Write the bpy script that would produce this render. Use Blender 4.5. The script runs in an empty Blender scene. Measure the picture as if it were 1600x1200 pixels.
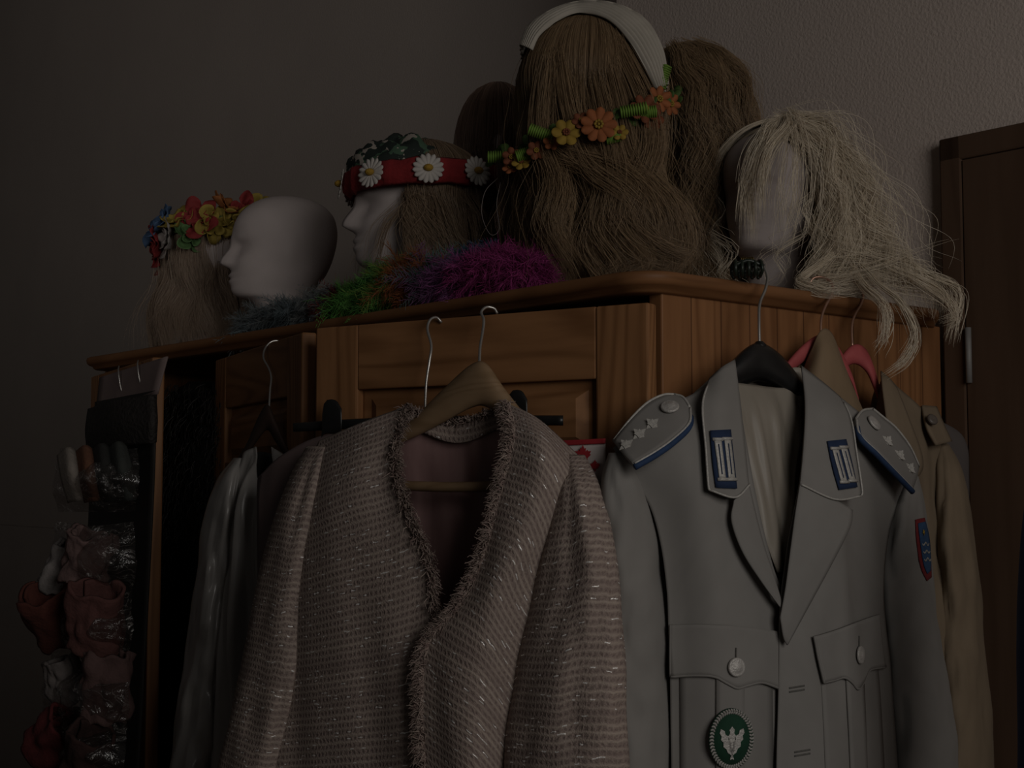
import bpy, bmesh, math, random
import numpy as np
from math import sin, cos, pi, radians
from mathutils import Vector, Matrix, noise
from mathutils.bvhtree import BVHTree
random.seed(7); rng = np.random.default_rng(7)
SC = bpy.context.scene; COL = SC.collection
SC.view_settings.view_transform = 'Standard'

# ------------------------------------------------------------------ camera maths
F = 2170.0; PITCH = math.atan(150/2170.0); HC = 1.6
CAM = Vector((0, 0, HC))
def ray(px, py):
    X = (px-800)/F; U = (600-py)/F
    return Vector((X, cos(PITCH)-sin(PITCH)*U, sin(PITCH)+cos(PITCH)*U))
def P(px, py, Y):
    d = ray(px, py); return CAM + d*(Y/d.y)
cd = bpy.data.cameras.new('camera'); co = bpy.data.objects.new('camera', cd); COL.objects.link(co)
cd.sensor_width = 36; cd.lens = 36*F/1600; co.location = CAM; co.rotation_euler = (pi/2+PITCH, 0, 0)
cd.clip_start = .05
SC.camera = co

# wardrobe frame: front right corner, x along the front to the right, y to the back
C0 = P(1030, 426, 1.65); ZT = C0.z
AX = Vector((.650, -.760, 0)).normalized(); VX = Vector((.760, .650, 0)).normalized()
WROT = math.atan2(AX.y, AX.x)
WM = Matrix.Translation((C0.x, C0.y, 0)) @ Matrix.Rotation(WROT, 4, 'Z')
def T(px, b, z=0):
    """a point on the wardrobe top seen at column px, b behind the front"""
    k = (px-800)/F; U = -AX
    a = (C0.x+VX.x*b-k*(C0.y+VX.y*b))/(k*U.y-U.x)
    p = Vector((C0.x, C0.y, 0))+U*a+VX*b
    return Vector((p.x, p.y, ZT+z))

# ------------------------------------------------------------------ materials
def nodes_of(name):
    m = bpy.data.materials.new(name); m.use_nodes = True
    nt = m.node_tree; b = nt.nodes['Principled BSDF']
    return m, nt, b
def rgba(c): return (c[0], c[1], c[2], 1)
def mathn(nt, op, a, b=None, c=None):
    n = nt.nodes.new('ShaderNodeMath'); n.operation = op
    for i, v in enumerate((a, b, c)):
        if v is None: continue
        if isinstance(v, (int, float)): n.inputs[i].default_value = v
        else: nt.links.new(v, n.inputs[i])
    return n.outputs[0]
def mixc(nt, f, a, b):
    n = nt.nodes.new('ShaderNodeMix'); n.data_type = 'RGBA'
    for i, v in ((0, f), (6, a), (7, b)):
        if isinstance(v, (int, float)): n.inputs[i].default_value = v
        elif isinstance(v, tuple): n.inputs[i].default_value = rgba(v)
        else: nt.links.new(v, n.inputs[i])
    return n.outputs[2]
def mat(name, c, c2=None, rough=.75, metal=0, scale=40, bump=0, bscale=None, stretch=(1, 1, 1), sheen=0, spec=.4, dist=.004):
    m, nt, b = nodes_of(name)
    c2 = c2 or tuple(x*.75 for x in c)
    tc = nt.nodes.new('ShaderNodeTexCoord'); mp = nt.nodes.new('ShaderNodeMapping')
    mp.inputs['Scale'].default_value = stretch
    nt.links.new(tc.outputs['Object'], mp.inputs[0])
    n = nt.nodes.new('ShaderNodeTexNoise'); n.inputs['Scale'].default_value = scale; n.inputs['Detail'].default_value = 4
    nt.links.new(mp.outputs[0], n.inputs[0])
    f = mathn(nt, 'MULTIPLY_ADD', n.outputs[0], 2.4, -.7)
    cl = nt.nodes.new('ShaderNodeClamp'); nt.links.new(f, cl.inputs[0])
    nt.links.new(mixc(nt, cl.outputs[0], c, c2), b.inputs['Base Color'])
    b.inputs['Roughness'].default_value = rough; b.inputs['Metallic'].default_value = metal
    b.inputs['Specular IOR Level'].default_value = spec
    if sheen: b.inputs['Sheen Weight'].default_value = sheen
    if bump:
        n2 = nt.nodes.new('ShaderNodeTexNoise'); n2.inputs['Scale'].default_value = bscale or scale*3
        n2.inputs['Detail'].default_value = 5
        nt.links.new(mp.outputs[0], n2.inputs[0])
        bp = nt.nodes.new('ShaderNodeBump'); bp.inputs['Strength'].default_value = bump; bp.inputs['Distance'].default_value = dist
        nt.links.new(n2.outputs[0], bp.inputs['Height']); nt.links.new(bp.outputs[0], b.inputs['Normal'])
    return m
def wood(name, stretch, c=(.33, .16, .068), c2=(.18, .08, .031), planks=None, rough=.55):
    m, nt, b = nodes_of(name)
    tc = nt.nodes.new('ShaderNodeTexCoord'); mp = nt.nodes.new('ShaderNodeMapping')
    mp.inputs['Scale'].default_value = stretch
    nt.links.new(tc.outputs['Object'], mp.inputs[0])
    n = nt.nodes.new('ShaderNodeTexNoise'); n.inputs['Scale'].default_value = 1; n.inputs['Detail'].default_value = 2
    n.inputs['Distortion'].default_value = .5
    nt.links.new(mp.outputs[0], n.inputs[0])
    w = mathn(nt, 'SINE', mathn(nt, 'MULTIPLY', n.outputs[0], 75.0))
    w = mathn(nt, 'POWER', mathn(nt, 'MULTIPLY_ADD', w, .5, .5), 2.0)
    fine = nt.nodes.new('ShaderNodeTexNoise'); fine.inputs['Scale'].default_value = 9; fine.inputs['Detail'].default_value = 4
    nt.links.new(mp.outputs[0], fine.inputs[0])
    f = mathn(nt, 'MULTIPLY_ADD', w, .6, mathn(nt, 'MULTIPLY_ADD', fine.outputs[0], 1.3, -.45))
    cl = nt.nodes.new('ShaderNodeClamp'); nt.links.new(f, cl.inputs[0])
    col = mixc(nt, cl.outputs[0], c, c2)
    vo = nt.nodes.new('ShaderNodeTexVoronoi'); vo.inputs['Scale'].default_value = .42
    nt.links.new(mp.outputs[0], vo.inputs[0])
    kn = nt.nodes.new('ShaderNodeMapRange'); kn.inputs[1].default_value = .04; kn.inputs[2].default_value = .13
    kn.inputs[3].default_value = .8; kn.inputs[4].default_value = 0
    nt.links.new(vo.outputs['Distance'], kn.inputs[0])
    col = mixc(nt, kn.outputs[0], col, tuple(x*.3 for x in c))
    if planks:
        sep = nt.nodes.new('ShaderNodeSeparateXYZ'); nt.links.new(tc.outputs['Object'], sep.inputs[0])
        q = mathn(nt, 'MULTIPLY', sep.outputs[1], 1/planks)
        fr = mathn(nt, 'FRACT', q); ln = mathn(nt, 'LESS_THAN', fr, .04)
        wn = nt.nodes.new('ShaderNodeTexWhiteNoise'); wn.noise_dimensions = '1D'; nt.links.new(mathn(nt, 'FLOOR', q), wn.inputs['W'])
        col = mixc(nt, mathn(nt, 'MULTIPLY', wn.outputs[0], .45), col, c2)
        col = mixc(nt, mathn(nt, 'MULTIPLY', ln, .7), col, (.06, .022, .009))
    nt.links.new(col, b.inputs['Base Color'])
    b.inputs['Roughness'].default_value = rough; b.inputs['Specular IOR Level'].default_value = .3
    bp = nt.nodes.new('ShaderNodeBump'); bp.inputs['Strength'].default_value = .12; bp.inputs['Distance'].default_value = .002
    nt.links.new(cl.outputs[0], bp.inputs['Height']); nt.links.new(bp.outputs[0], b.inputs['Normal'])
    return m
def translucent_mix(nt, b, colsock, f):
    tl = nt.nodes.new('ShaderNodeBsdfTranslucent'); nt.links.new(colsock, tl.inputs[0])
    mx = nt.nodes.new('ShaderNodeMixShader'); mx.inputs[0].default_value = f
    nt.links.new(b.outputs[0], mx.inputs[1]); nt.links.new(tl.outputs[0], mx.inputs[2])
    nt.links.new(mx.outputs[0], nt.nodes['Material Output'].inputs[0])
def hairmat(name, c, c2, rough=.38, spec=.5, tl=.15):
    m, nt, b = nodes_of(name)
    a = nt.nodes.new('ShaderNodeAttribute'); a.attribute_name = 'rnd'
    col = mixc(nt, a.outputs['Fac'], c, c2)
    nt.links.new(col, b.inputs['Base Color'])
    b.inputs['Roughness'].default_value = rough; b.inputs['Specular IOR Level'].default_value = spec
    if tl: translucent_mix(nt, b, col, tl)
    return m
def colmat(name, rough=.8):
    m, nt, b = nodes_of(name)
    a = nt.nodes.new('ShaderNodeAttribute'); a.attribute_name = 'col'
    nt.links.new(a.outputs['Color'], b.inputs['Base Color'])
    b.inputs['Roughness'].default_value = rough; b.inputs['Specular IOR Level'].default_value = .2
    translucent_mix(nt, b, a.outputs['Color'], .3)
    return m
def tweed(name):
    m, nt, b = nodes_of(name)
    uvn = nt.nodes.new('ShaderNodeUVMap'); nzd = nt.nodes.new('ShaderNodeTexNoise'); nzd.inputs['Scale'].default_value = 120
    nt.links.new(uvn.outputs[0], nzd.inputs[0])
    sep = nt.nodes.new('ShaderNodeSeparateXYZ'); nt.links.new(uvn.outputs[0], sep.inputs[0])
    nz2 = mathn(nt, 'SUBTRACT', nzd.outputs[0], .5)
    u = mathn(nt, 'MULTIPLY_ADD', nz2, .009, sep.outputs[0]); v = mathn(nt, 'MULTIPLY_ADD', nz2, .004, sep.outputs[1])
    ru = mathn(nt, 'MULTIPLY_ADD', mathn(nt, 'SINE', mathn(nt, 'MULTIPLY', u, 2*pi/.0066)), .5, .5)
    rv = mathn(nt, 'MULTIPLY_ADD', mathn(nt, 'SINE', mathn(nt, 'MULTIPLY', v, 2*pi/.0084)), .5, .5)
    h = mathn(nt, 'MAXIMUM', mathn(nt, 'MULTIPLY', ru, .85), rv)
    fi = nt.nodes.new('ShaderNodeTexNoise'); fi.inputs['Scale'].default_value = 500; fi.inputs['Detail'].default_value = 4; nt.links.new(uvn.outputs[0], fi.inputs[0])
    h2 = mathn(nt, 'MULTIPLY_ADD', fi.outputs[0], 1.5, h)
    col = mixc(nt, rv, (.265, .202, .178), (.41, .338, .285))
    col = mixc(nt, mathn(nt, 'MULTIPLY', mathn(nt, 'SUBTRACT', 1.0, h), .72), col, (.12, .085, .076))
    f2 = mathn(nt, 'MULTIPLY_ADD', fi.outputs[0], 3.0, -1.1)
    cl = nt.nodes.new('ShaderNodeClamp'); nt.links.new(f2, cl.inputs[0])
    col = mixc(nt, mathn(nt, 'MULTIPLY', cl.outputs[0], .5), col, (.45, .362, .318))
    lo = nt.nodes.new('ShaderNodeTexNoise'); lo.noise_dimensions = '1D'; lo.inputs['Scale'].default_value = 45; nt.links.new(sep.outputs[1], lo.inputs['W'])
    col = mixc(nt, mathn(nt, 'MULTIPLY_ADD', lo.outputs[0], .9, -.25), col, (.20, .147, .132))
    # silver lurex dashes, their glint painted in as a near-white base colour
    cu = mathn(nt, 'FLOOR', mathn(nt, 'MULTIPLY', u, 1/.0056)); cv = mathn(nt, 'FLOOR', mathn(nt, 'MULTIPLY', v, 1/.0042))
    cb = nt.nodes.new('ShaderNodeCombineXYZ'); nt.links.new(cu, cb.inputs[0]); nt.links.new(cv, cb.inputs[1])
    wn = nt.nodes.new('ShaderNodeTexWhiteNoise'); wn.noise_dimensions = '2D'; nt.links.new(cb.outputs[0], wn.inputs[0])
    g = mathn(nt, 'GREATER_THAN', wn.outputs[0], .94)
    fv = mathn(nt, 'FRACT', mathn(nt, 'MULTIPLY', v, 1/.0042))
    g = mathn(nt, 'MULTIPLY', g, mathn(nt, 'LESS_THAN', mathn(nt, 'ABSOLUTE', mathn(nt, 'SUBTRACT', fv, .5)), .14))
    col = mixc(nt, g, col, (.98, .96, .93))
    nt.links.new(col, b.inputs['Base Color']); nt.links.new(mathn(nt, 'MULTIPLY', g, .3), b.inputs['Metallic'])
    nt.links.new(mathn(nt, 'MULTIPLY_ADD', g, -.55, .85), b.inputs['Roughness'])
    bp = nt.nodes.new('ShaderNodeBump'); bp.inputs['Strength'].default_value = .55; bp.inputs['Distance'].default_value = .0016
    nt.links.new(h2, bp.inputs['Height']); nt.links.new(bp.outputs[0], b.inputs['Normal'])
    return m
def twill(name, c):
    m, nt, b = nodes_of(name)
    uvn = nt.nodes.new('ShaderNodeUVMap')
    sep = nt.nodes.new('ShaderNodeSeparateXYZ'); nt.links.new(uvn.outputs[0], sep.inputs[0])
    s = mathn(nt, 'SINE', mathn(nt, 'MULTIPLY', mathn(nt, 'ADD', sep.outputs[0], sep.outputs[1]), 2*pi/.0018))
    n = nt.nodes.new('ShaderNodeTexNoise'); n.inputs['Scale'].default_value = 25; nt.links.new(uvn.outputs[0], n.inputs[0])
    f = mathn(nt, 'MULTIPLY_ADD', s, .12, n.outputs[0])
    nt.links.new(mixc(nt, f, tuple(x*.9 for x in c), tuple(x*1.1 for x in c)), b.inputs['Base Color'])
    b.inputs['Roughness'].default_value = .85; b.inputs['Specular IOR Level'].default_value = .2
    return m
def vinyl(name):
    m, nt, b = nodes_of(name)
    tr = nt.nodes.new('ShaderNodeBsdfTransparent'); gl = nt.nodes.new('ShaderNodeBsdfGlossy'); gl.inputs['Roughness'].default_value = .2
    tr.inputs[0].default_value = (.74, .72, .71, 1)
    tc = nt.nodes.new('ShaderNodeTexCoord'); n = nt.nodes.new('ShaderNodeTexNoise'); n.inputs['Scale'].default_value = 22; n.inputs['Detail'].default_value = 6
    n.inputs['Distortion'].default_value = 1.2
    nt.links.new(tc.outputs['Object'], n.inputs[0])
    bp = nt.nodes.new('ShaderNodeBump'); bp.inputs['Strength'].default_value = 1; bp.inputs['Distance'].default_value = .03
    nt.links.new(n.outputs[0], bp.inputs['Height']); nt.links.new(bp.outputs[0], gl.inputs['Normal'])
    df = nt.nodes.new('ShaderNodeBsdfDiffuse'); df.inputs[0].default_value = (.6, .56, .53, 1)  # white diffuse stands in for crinkle highlights and film haze
    rid = mathn(nt, 'ABSOLUTE', mathn(nt, 'SUBTRACT', n.outputs[0], .5))
    rid = mathn(nt, 'LESS_THAN', rid, .009)
    m1 = nt.nodes.new('ShaderNodeMixShader'); nt.links.new(mathn(nt, 'MULTIPLY_ADD', rid, .25, .03), m1.inputs[0])
    nt.links.new(tr.outputs[0], m1.inputs[1]); nt.links.new(df.outputs[0], m1.inputs[2])
    mx = nt.nodes.new('ShaderNodeMixShader'); mx.inputs[0].default_value = .17
    nt.links.new(m1.outputs[0], mx.inputs[1]); nt.links.new(gl.outputs[0], mx.inputs[2])
    nt.links.new(mx.outputs[0], nt.nodes['Material Output'].inputs[0])
    return m
def florals(name, ground, c1, c2, scale):
    m, nt, b = nodes_of(name)
    tc = nt.nodes.new('ShaderNodeTexCoord')
    n1 = nt.nodes.new('ShaderNodeTexNoise'); n1.inputs['Scale'].default_value = scale; n1.inputs['Detail'].default_value = 3; nt.links.new(tc.outputs['Object'], n1.inputs[0])
    n2 = nt.nodes.new('ShaderNodeTexNoise'); n2.noise_dimensions = '4D'; n2.inputs['W'].default_value = 3.3; n2.inputs['Scale'].default_value = scale*.8; n2.inputs['Detail'].default_value = 3; nt.links.new(tc.outputs['Object'], n2.inputs[0])
    col = mixc(nt, mathn(nt, 'GREATER_THAN', n2.outputs[0], .56), ground, c2)
    col = mixc(nt, mathn(nt, 'GREATER_THAN', n1.outputs[0], .60), col, c1)
    nt.links.new(col, b.inputs['Base Color'])
    b.inputs['Roughness'].default_value = .8
    return m

WOODV = wood('pine_vertical', (7, 7, .75)); WOODH = wood('pine_horizontal', (.75, 7, 7))
WOODP = wood('pine_planks', (8, 8, .7), c=(.31, .145, .060), c2=(.18, .077, .030), planks=.055)
WOODY = wood('pine_cornice', (1.2, 1.2, 9), c=(.24, .11, .045), c2=(.16, .07, .027))
DOORW = wood('dark_door_wood', (6, 6, .6), c=(.098, .056, .034), c2=(.078, .043, .025), rough=.8)
HANGW = wood('hanger_wood', (4, 4, 14), c=(.28, .185, .105), c2=(.22, .14, .075))
PLASTER = mat('plaster', (.60, .51, .455), (.555, .47, .42), rough=.95, scale=5, bump=.5, bscale=210, dist=.003)  # lightened copy of the wall plaster, to brighten the right wall
PLASTER_SHADED = mat('plaster_shaded', (.36, .312, .28), (.33, .286, .258), rough=.95, scale=3, bump=.3, bscale=200, dist=.003)  # same plaster darkened, shade of the left side put into the colour
CARPET = mat('carpet', (.12, .10, .085), rough=1, scale=90, bump=.5)
FOAM = mat('styrofoam', (.49, .43, .415), (.455, .40, .385), rough=.7, scale=30, bump=.06, bscale=300)
METAL = mat('chrome_wire', (.6, .58, .55), (.5, .48, .46), rough=.3, metal=.8, scale=60)
STEEL = mat('dull_hinge', (.26, .25, .24), (.22, .21, .20), rough=.6, metal=.2, scale=60)
COPPER = mat('copper_wire', (.55, .33, .24), (.45, .27, .2), rough=.35, metal=.7, scale=60)
BLACKP = mat('black_plastic', (.012, .012, .012), (.018, .018, .018), rough=.35, scale=50)
PINKH = mat('pink_velvet_hanger', (.44, .09, .09), (.38, .07, .075), rough=.7, scale=60)
TWEED = tweed('pink_tweed'); FRINGE = hairmat('fringe_threads', (.22, .152, .135), (.43, .348, .30), rough=.8, spec=.2, tl=.1)
LINING = mat('pink_lining', (.34, .215, .205), (.28, .17, .165), rough=.4, scale=12, stretch=(6, 6, 1))
GREY = twill('grey_uniform_wool', (.245, .234, .22)); GREYD = twill('grey_uniform_pocket', (.237, .226, .213))
SILK = mat('beige_silk_lining', (.31, .275, .23), (.26, .23, .19), rough=.45, scale=6, stretch=(4, 4, 1))
SILVER = mat('silver_braid', (.54, .52, .48), (.34, .33, .31), rough=.5, metal=.1, scale=500)
SILVERD = mat('silver_wreath', (.40, .385, .36), (.22, .21, .195), rough=.5, metal=.1, scale=400)
SILVERB = mat('silver_button', (.52, .50, .47), (.41, .39, .37), rough=.4, metal=.2, scale=200, bump=.3, bscale=500)
BLUE = mat('blue_felt', (.018, .035, .085), (.014, .028, .07), rough=.9, scale=100)
BLUEP = mat('blue_piping', (.02, .048, .12), rough=.8, scale=100)
THREAD = mat('buttonhole_thread', (.13, .125, .115), rough=.9, scale=300)
GREENF = mat('green_felt', (.012, .055, .03), rough=.9, scale=100)
REDF = mat('red_embroidery', (.20, .022, .026), rough=.9, scale=200)
SKYB = mat('blue_embroidery', (.035, .085, .185), rough=.9, scale=200)
GOLD = mat('gold_embroidery', (.5, .33, .05), rough=.7, scale=200)
TAN = mat('tan_gabardine', (.25, .175, .105), (.215, .15, .09), rough=.85, scale=14, stretch=(3, 3, 1))
BEIGE = mat('beige_wool', (.20, .15, .10), (.165, .124, .082), rough=.9, scale=14, stretch=(3, 3, 1))
OLIVE = mat('dark_mauve_cloth', (.10, .085, .08), (.08, .068, .066), rough=.9, scale=14)
SATIN = mat('silver_satin', (.40, .38, .36), (.31, .295, .28), rough=.28, scale=8, stretch=(5, 5, 1), spec=.7)
MAUVE = mat('mauve_cloth', (.19, .14, .135), (.16, .115, .112), rough=.5, scale=10)
FURB = mat('black_fur', (.008, .007, .006), (.014, .012, .01), rough=1, scale=80, bump=1, bscale=120)
NAVY = mat('blue_cloth', (.012, .03, .10), (.01, .022, .075), rough=.8, scale=20)
VINYL = vinyl('clear_vinyl')

# ------------------------------------------------------------------ builders
def wm(o):
    m = Matrix.LocRotScale(o.location, o.rotation_euler, o.scale)
    return wm(o.parent) @ m if o.parent else m
def tag(o, label, cat, group=None, kind=None):
    o['label'] = label; o['category'] = cat
    if group: o['group'] = group
    if kind: o['kind'] = kind
    return o
def thing(name, loc, label, cat, group=None, rot=0):
    o = bpy.data.objects.new(name, None); COL.objects.link(o); o.empty_display_size = .05
    o.location = loc; o.rotation_euler = (0, 0, rot)
    return tag(o, label, cat, group)
def link_mesh(name, me, material, parent):
    me.materials.append(material)
    o = bpy.data.objects.new(name, me); COL.objects.link(o)
    if parent: o.parent = parent
    return o
class MB:
    def __init__(s): s.v = []; s.f = []; s.uv = []
    def add(s, vs, fs, uv=None):
        o = len(s.v); s.v += [tuple(v) for v in vs]; s.f += [tuple(i+o for i in f) for f in fs]
        s.uv += list(uv) if uv is not None else [(v[0]+v[1], v[2]) for v in s.v[o:]]
        return s
    def grid(s, G, wrap=False, caps=False):
        G = np.asarray(G); r, c = G.shape[:2]
        du = np.linalg.norm(np.diff(G, axis=1), axis=2); dv = np.linalg.norm(np.diff(G, axis=0), axis=2)
        u = np.concatenate([np.zeros((r, 1)), np.cumsum(du, 1)], 1); v = np.concatenate([np.zeros((1, c)), np.cumsum(dv, 0)], 0)
        u = u-u[:, c//2:c//2+1]
        fs = []
        for i in range(r-1):
            for j in range(c if wrap else c-1):
                k = (j+1) % c
                fs.append((i*c+j, i*c+k, (i+1)*c+k, (i+1)*c+j))
        if caps and wrap:
            fs.append(tuple(range(c))); fs.append(tuple((r-1)*c+j for j in range(c)))
        s.add(G.reshape(-1, 3), fs, [(a, b) for a, b in zip(u.ravel(), v.ravel())]); return s
    def box(s, lo, hi, M=None):
        vs = [Vector((x, y, z)) for z in (lo[2], hi[2]) for y in (lo[1], hi[1]) for x in (lo[0], hi[0])]
        if M: vs = [M @ v for v in vs]
        s.add(vs, [(0, 2, 3, 1), (4, 5, 7, 6), (0, 1, 5, 4), (2, 6, 7, 3), (0, 4, 6, 2), (1, 3, 7, 5)]); return s
    def tube(s, pts, rad, n=8):
        pts = np.asarray([tuple(p) for p in pts], float); m = len(pts)
        rad = np.broadcast_to(np.asarray(rad, float), (m,))
        Tn = np.gradient(pts, axis=0); Tn /= np.linalg.norm(Tn, axis=1)[:, None]+1e-9
        a = np.cross(Tn[0], (0, 0, 1.0))
        if np.linalg.norm(a) < .1: a = np.cross(Tn[0], (0, 1.0, 0))
        G = []
        for i in range(m):
            a = a-Tn[i]*a.dot(Tn[i]); a /= np.linalg.norm(a); b = np.cross(Tn[i], a)
            G.append([pts[i]+rad[i]*(cos(t)*a+sin(t)*b) for t in np.linspace(0, 2*pi, n, endpoint=False)])
        return s.grid(np.array(G), wrap=True, caps=True)
    def ell(s, c, r, n=16, m=10, M=None):
        G = []
        for i in range(m+1):
            th = .02+(pi-.04)*i/m
            G.append([Vector((r[0]*sin(th)*cos(2*pi*j/n), r[1]*sin(th)*sin(2*pi*j/n), r[2]*cos(th))) for j in range(n)])
        c = Vector(c)
        G = [[tuple((M @ q if M else q)+c) for q in row] for row in G]
        return s.grid(np.array(G), wrap=True, caps=True)
    def lathe(s, c, nrm, prof, n=20, sx=1, sy=1):
        e1, e2, nn = frame(nrm); c = Vector(c)
        G = [[tuple(c+e1*(r*sx*cos(2*pi*j/n))+e2*(r*sy*sin(2*pi*j/n))+nn*h) for j in range(n)] for r, h in prof]
        return s.grid(np.array(G), wrap=True, caps=True)
    def poly(s, c, nrm, pts, th, rot=0):
        e1, e2, nn = frame(nrm); c = Vector(c); n = len(pts)
        q = [(x*cos(rot)-y*sin(rot), x*sin(rot)+y*cos(rot)) for x, y in pts]
        vs = [c+e1*x+e2*y for x, y in q]+[c+e1*x+e2*y+nn*th for x, y in q]
        s.add(vs, [tuple(range(n))[::-1], tuple(range(n, 2*n))]+[(i, (i+1) % n, n+(i+1) % n, n+i) for i in range(n)]); return s
    def build(s, name, material, parent=None, smooth=True, bev=0, solid=0, sub=0, local=False, label=None, recalc=True):
        vs = np.array(s.v, float); loc = None
        if parent is not None:
            if not local:
                iv = np.array(wm(parent).inverted()); vs = vs @ iv[:3, :3].T+iv[:3, 3]
        else:
            loc = np.array([(vs[:, 0].min()+vs[:, 0].max())/2, (vs[:, 1].min()+vs[:, 1].max())/2, vs[:, 2].min()]); vs = vs-loc
        me = bpy.data.meshes.new(name); me.from_pydata(vs.tolist(), [], s.f)
        ul = me.uv_layers.new(name='UVMap')
        li = np.zeros(len(me.loops), int); me.loops.foreach_get('vertex_index', li)
        ul.data.foreach_set('uv', np.array(s.uv, float)[li].ravel())
        if recalc:
            bm = bmesh.new(); bm.from_mesh(me); bmesh.ops.recalc_face_normals(bm, faces=bm.faces); bm.to_mesh(me); bm.free()
        me.polygons.foreach_set('use_smooth', [smooth]*len(me.polygons))
        o = link_mesh(name, me, material, parent)
        if loc is not None: o.location = loc
        if bev:
            md = o.modifiers.new('bevel', 'BEVEL'); md.width = bev; md.segments = 2; md.limit_method = 'ANGLE'
        if solid:
            md = o.modifiers.new('solid', 'SOLIDIFY'); md.thickness = solid; md.offset = 0
        if sub:
            md = o.modifiers.new('sub', 'SUBSURF'); md.levels = sub; md.render_levels = sub
        if label: o['label'] = label
        return o
def frame(nrm):
    n = Vector(nrm).normalized(); e1 = Vector((0, 0, 1)).cross(n)
    if e1.length < .05: e1 = Vector((1, 0, 0))
    e1.normalize(); return e1, n.cross(e1), n
def crs(p, n):
    p = np.asarray([tuple(q) for q in p], float); m = len(p)
    if m == 1: return np.repeat(p, n, 0)
    t = np.linspace(0, m-1, n); i = np.minimum(t.astype(int), m-2); f = (t-i)[:, None]
    if m == 2: return p[0]+(p[1]-p[0])*f
    e = np.vstack([2*p[0]-p[1], p, 2*p[-1]-p[-2]])
    a, b, c, d = e[i], e[i+1], e[i+2], e[i+3]
    return .5*(2*b+(c-a)*f+(2*a-5*b+4*c-d)*f*f+(3*b-a-3*c+d)*f**3)
class Plane:
    """upright plane a garment hangs in; L gives the point seen at (px,py), d in front of the plane"""
    def __init__(s, px, py, Y, dx, dy):
        s.o = P(px, py, Y); s.e = Vector((dx, dy, 0)).normalized(); s.n = Vector((s.e.y, -s.e.x, 0))
    def L(s, px, py, d=0):
        r = ray(px, py); return CAM+r*(((s.o+s.n*d-CAM).dot(s.n))/r.dot(s.n))
def patch(pl, rows, nr=44, nc=30, fold=0, fx=14, fz=2.5, seed=0, edge=.25):
    R = np.array([crs([pl.L(*q) for q in r], nc) for r in rows])
    G = np.stack([crs(R[:, j], nr) for j in range(nc)], 1)
    if fold:
        n = np.array(pl.n)
        for i in range(nr):
            for j in range(nc):
                p = Vector(G[i, j]); u = p.dot(pl.e)
                w = min(1, edge+4*min(j, nc-1-j)/nc)*min(1, .1+3*i/nr)
                G[i, j] += n*(fold*w*(noise.noise((u*fx, p.z*fz, seed))+.5*noise.noise((u*fx*2.3+p.z*3, p.z*fz*2, seed+9))))
    return G
def ringtube(pl, path, nr=40, n=28, fold=0, seed=0, fs=1.0):
    """sleeve: path of (px,py,d,half width px,half depth m)"""
    pth = crs(path, nr); G = []
    for i, (x, y, d, hw, hd) in enumerate(pth):
        row = []
        for j in range(n):
            t = 2*pi*j/n; k = 1
            if fold: k += fold*min(1, i/5)*(noise.noise((cos(t)*1.6, sin(t)*1.6+y*.004*fs, y*.011*fs+seed))+.6*noise.noise((cos(t)*3.4, sin(t)*3.4+y*.012*fs, y*.022*fs+seed)))
            row.append(tuple(pl.L(x+hw*cos(t)*(1+(k-1)*.5), y, d+hd*sin(t)*(1+(k-1)*1.5))))
        G.append(row)
    return np.array(G)
def bartube(pl, path, nr=40, n=14):
    pth = crs(path, nr)
    return np.array([[tuple(pl.L(x, y+hh*cos(2*pi*j/n), d+hd*sin(2*pi*j/n))) for j in range(n)] for x, y, d, hh, hd in pth])
def grid_faces(G, wrap=False):
    r, c = G.shape[:2]
    return [(i*c+j, i*c+(j+1) % c, (i+1)*c+(j+1) % c, (i+1)*c+j) for i in range(r-1) for j in range(c if wrap else c-1)]
def bvh_of(Gs):
    vs = []; fs = []
    for G, w in Gs:
        o = len(vs); vs += [tuple(p) for p in G.reshape(-1, 3)]; fs += [tuple(i+o for i in f) for f in grid_faces(G, w)]
    return BVHTree.FromPolygons(vs, fs)
def hit(bv, pl, px, py, off=0, d=.06):
    r = ray(px, py).normalized(); l, n, i, di = bv.ray_cast(CAM, r)
    if l is None: return pl.L(px, py, d+off), pl.n.copy()
    if n.dot(r) > 0: n = -n
    return l+n*off, n
def decal(bv, pl, rows, nr=12, nc=12, off=.003):
    R = np.array([crs([(x, y, 0) for x, y in r], nc) for r in rows])
    Q = np.stack([crs(R[:, j], nr) for j in range(nc)], 1)
    return np.array([[tuple(hit(bv, pl, q[0], q[1], off)[0]) for q in row] for row in Q])
def hooks(pl, pts, n=30): return crs([pl.L(*p) for p in pts], n)
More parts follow.
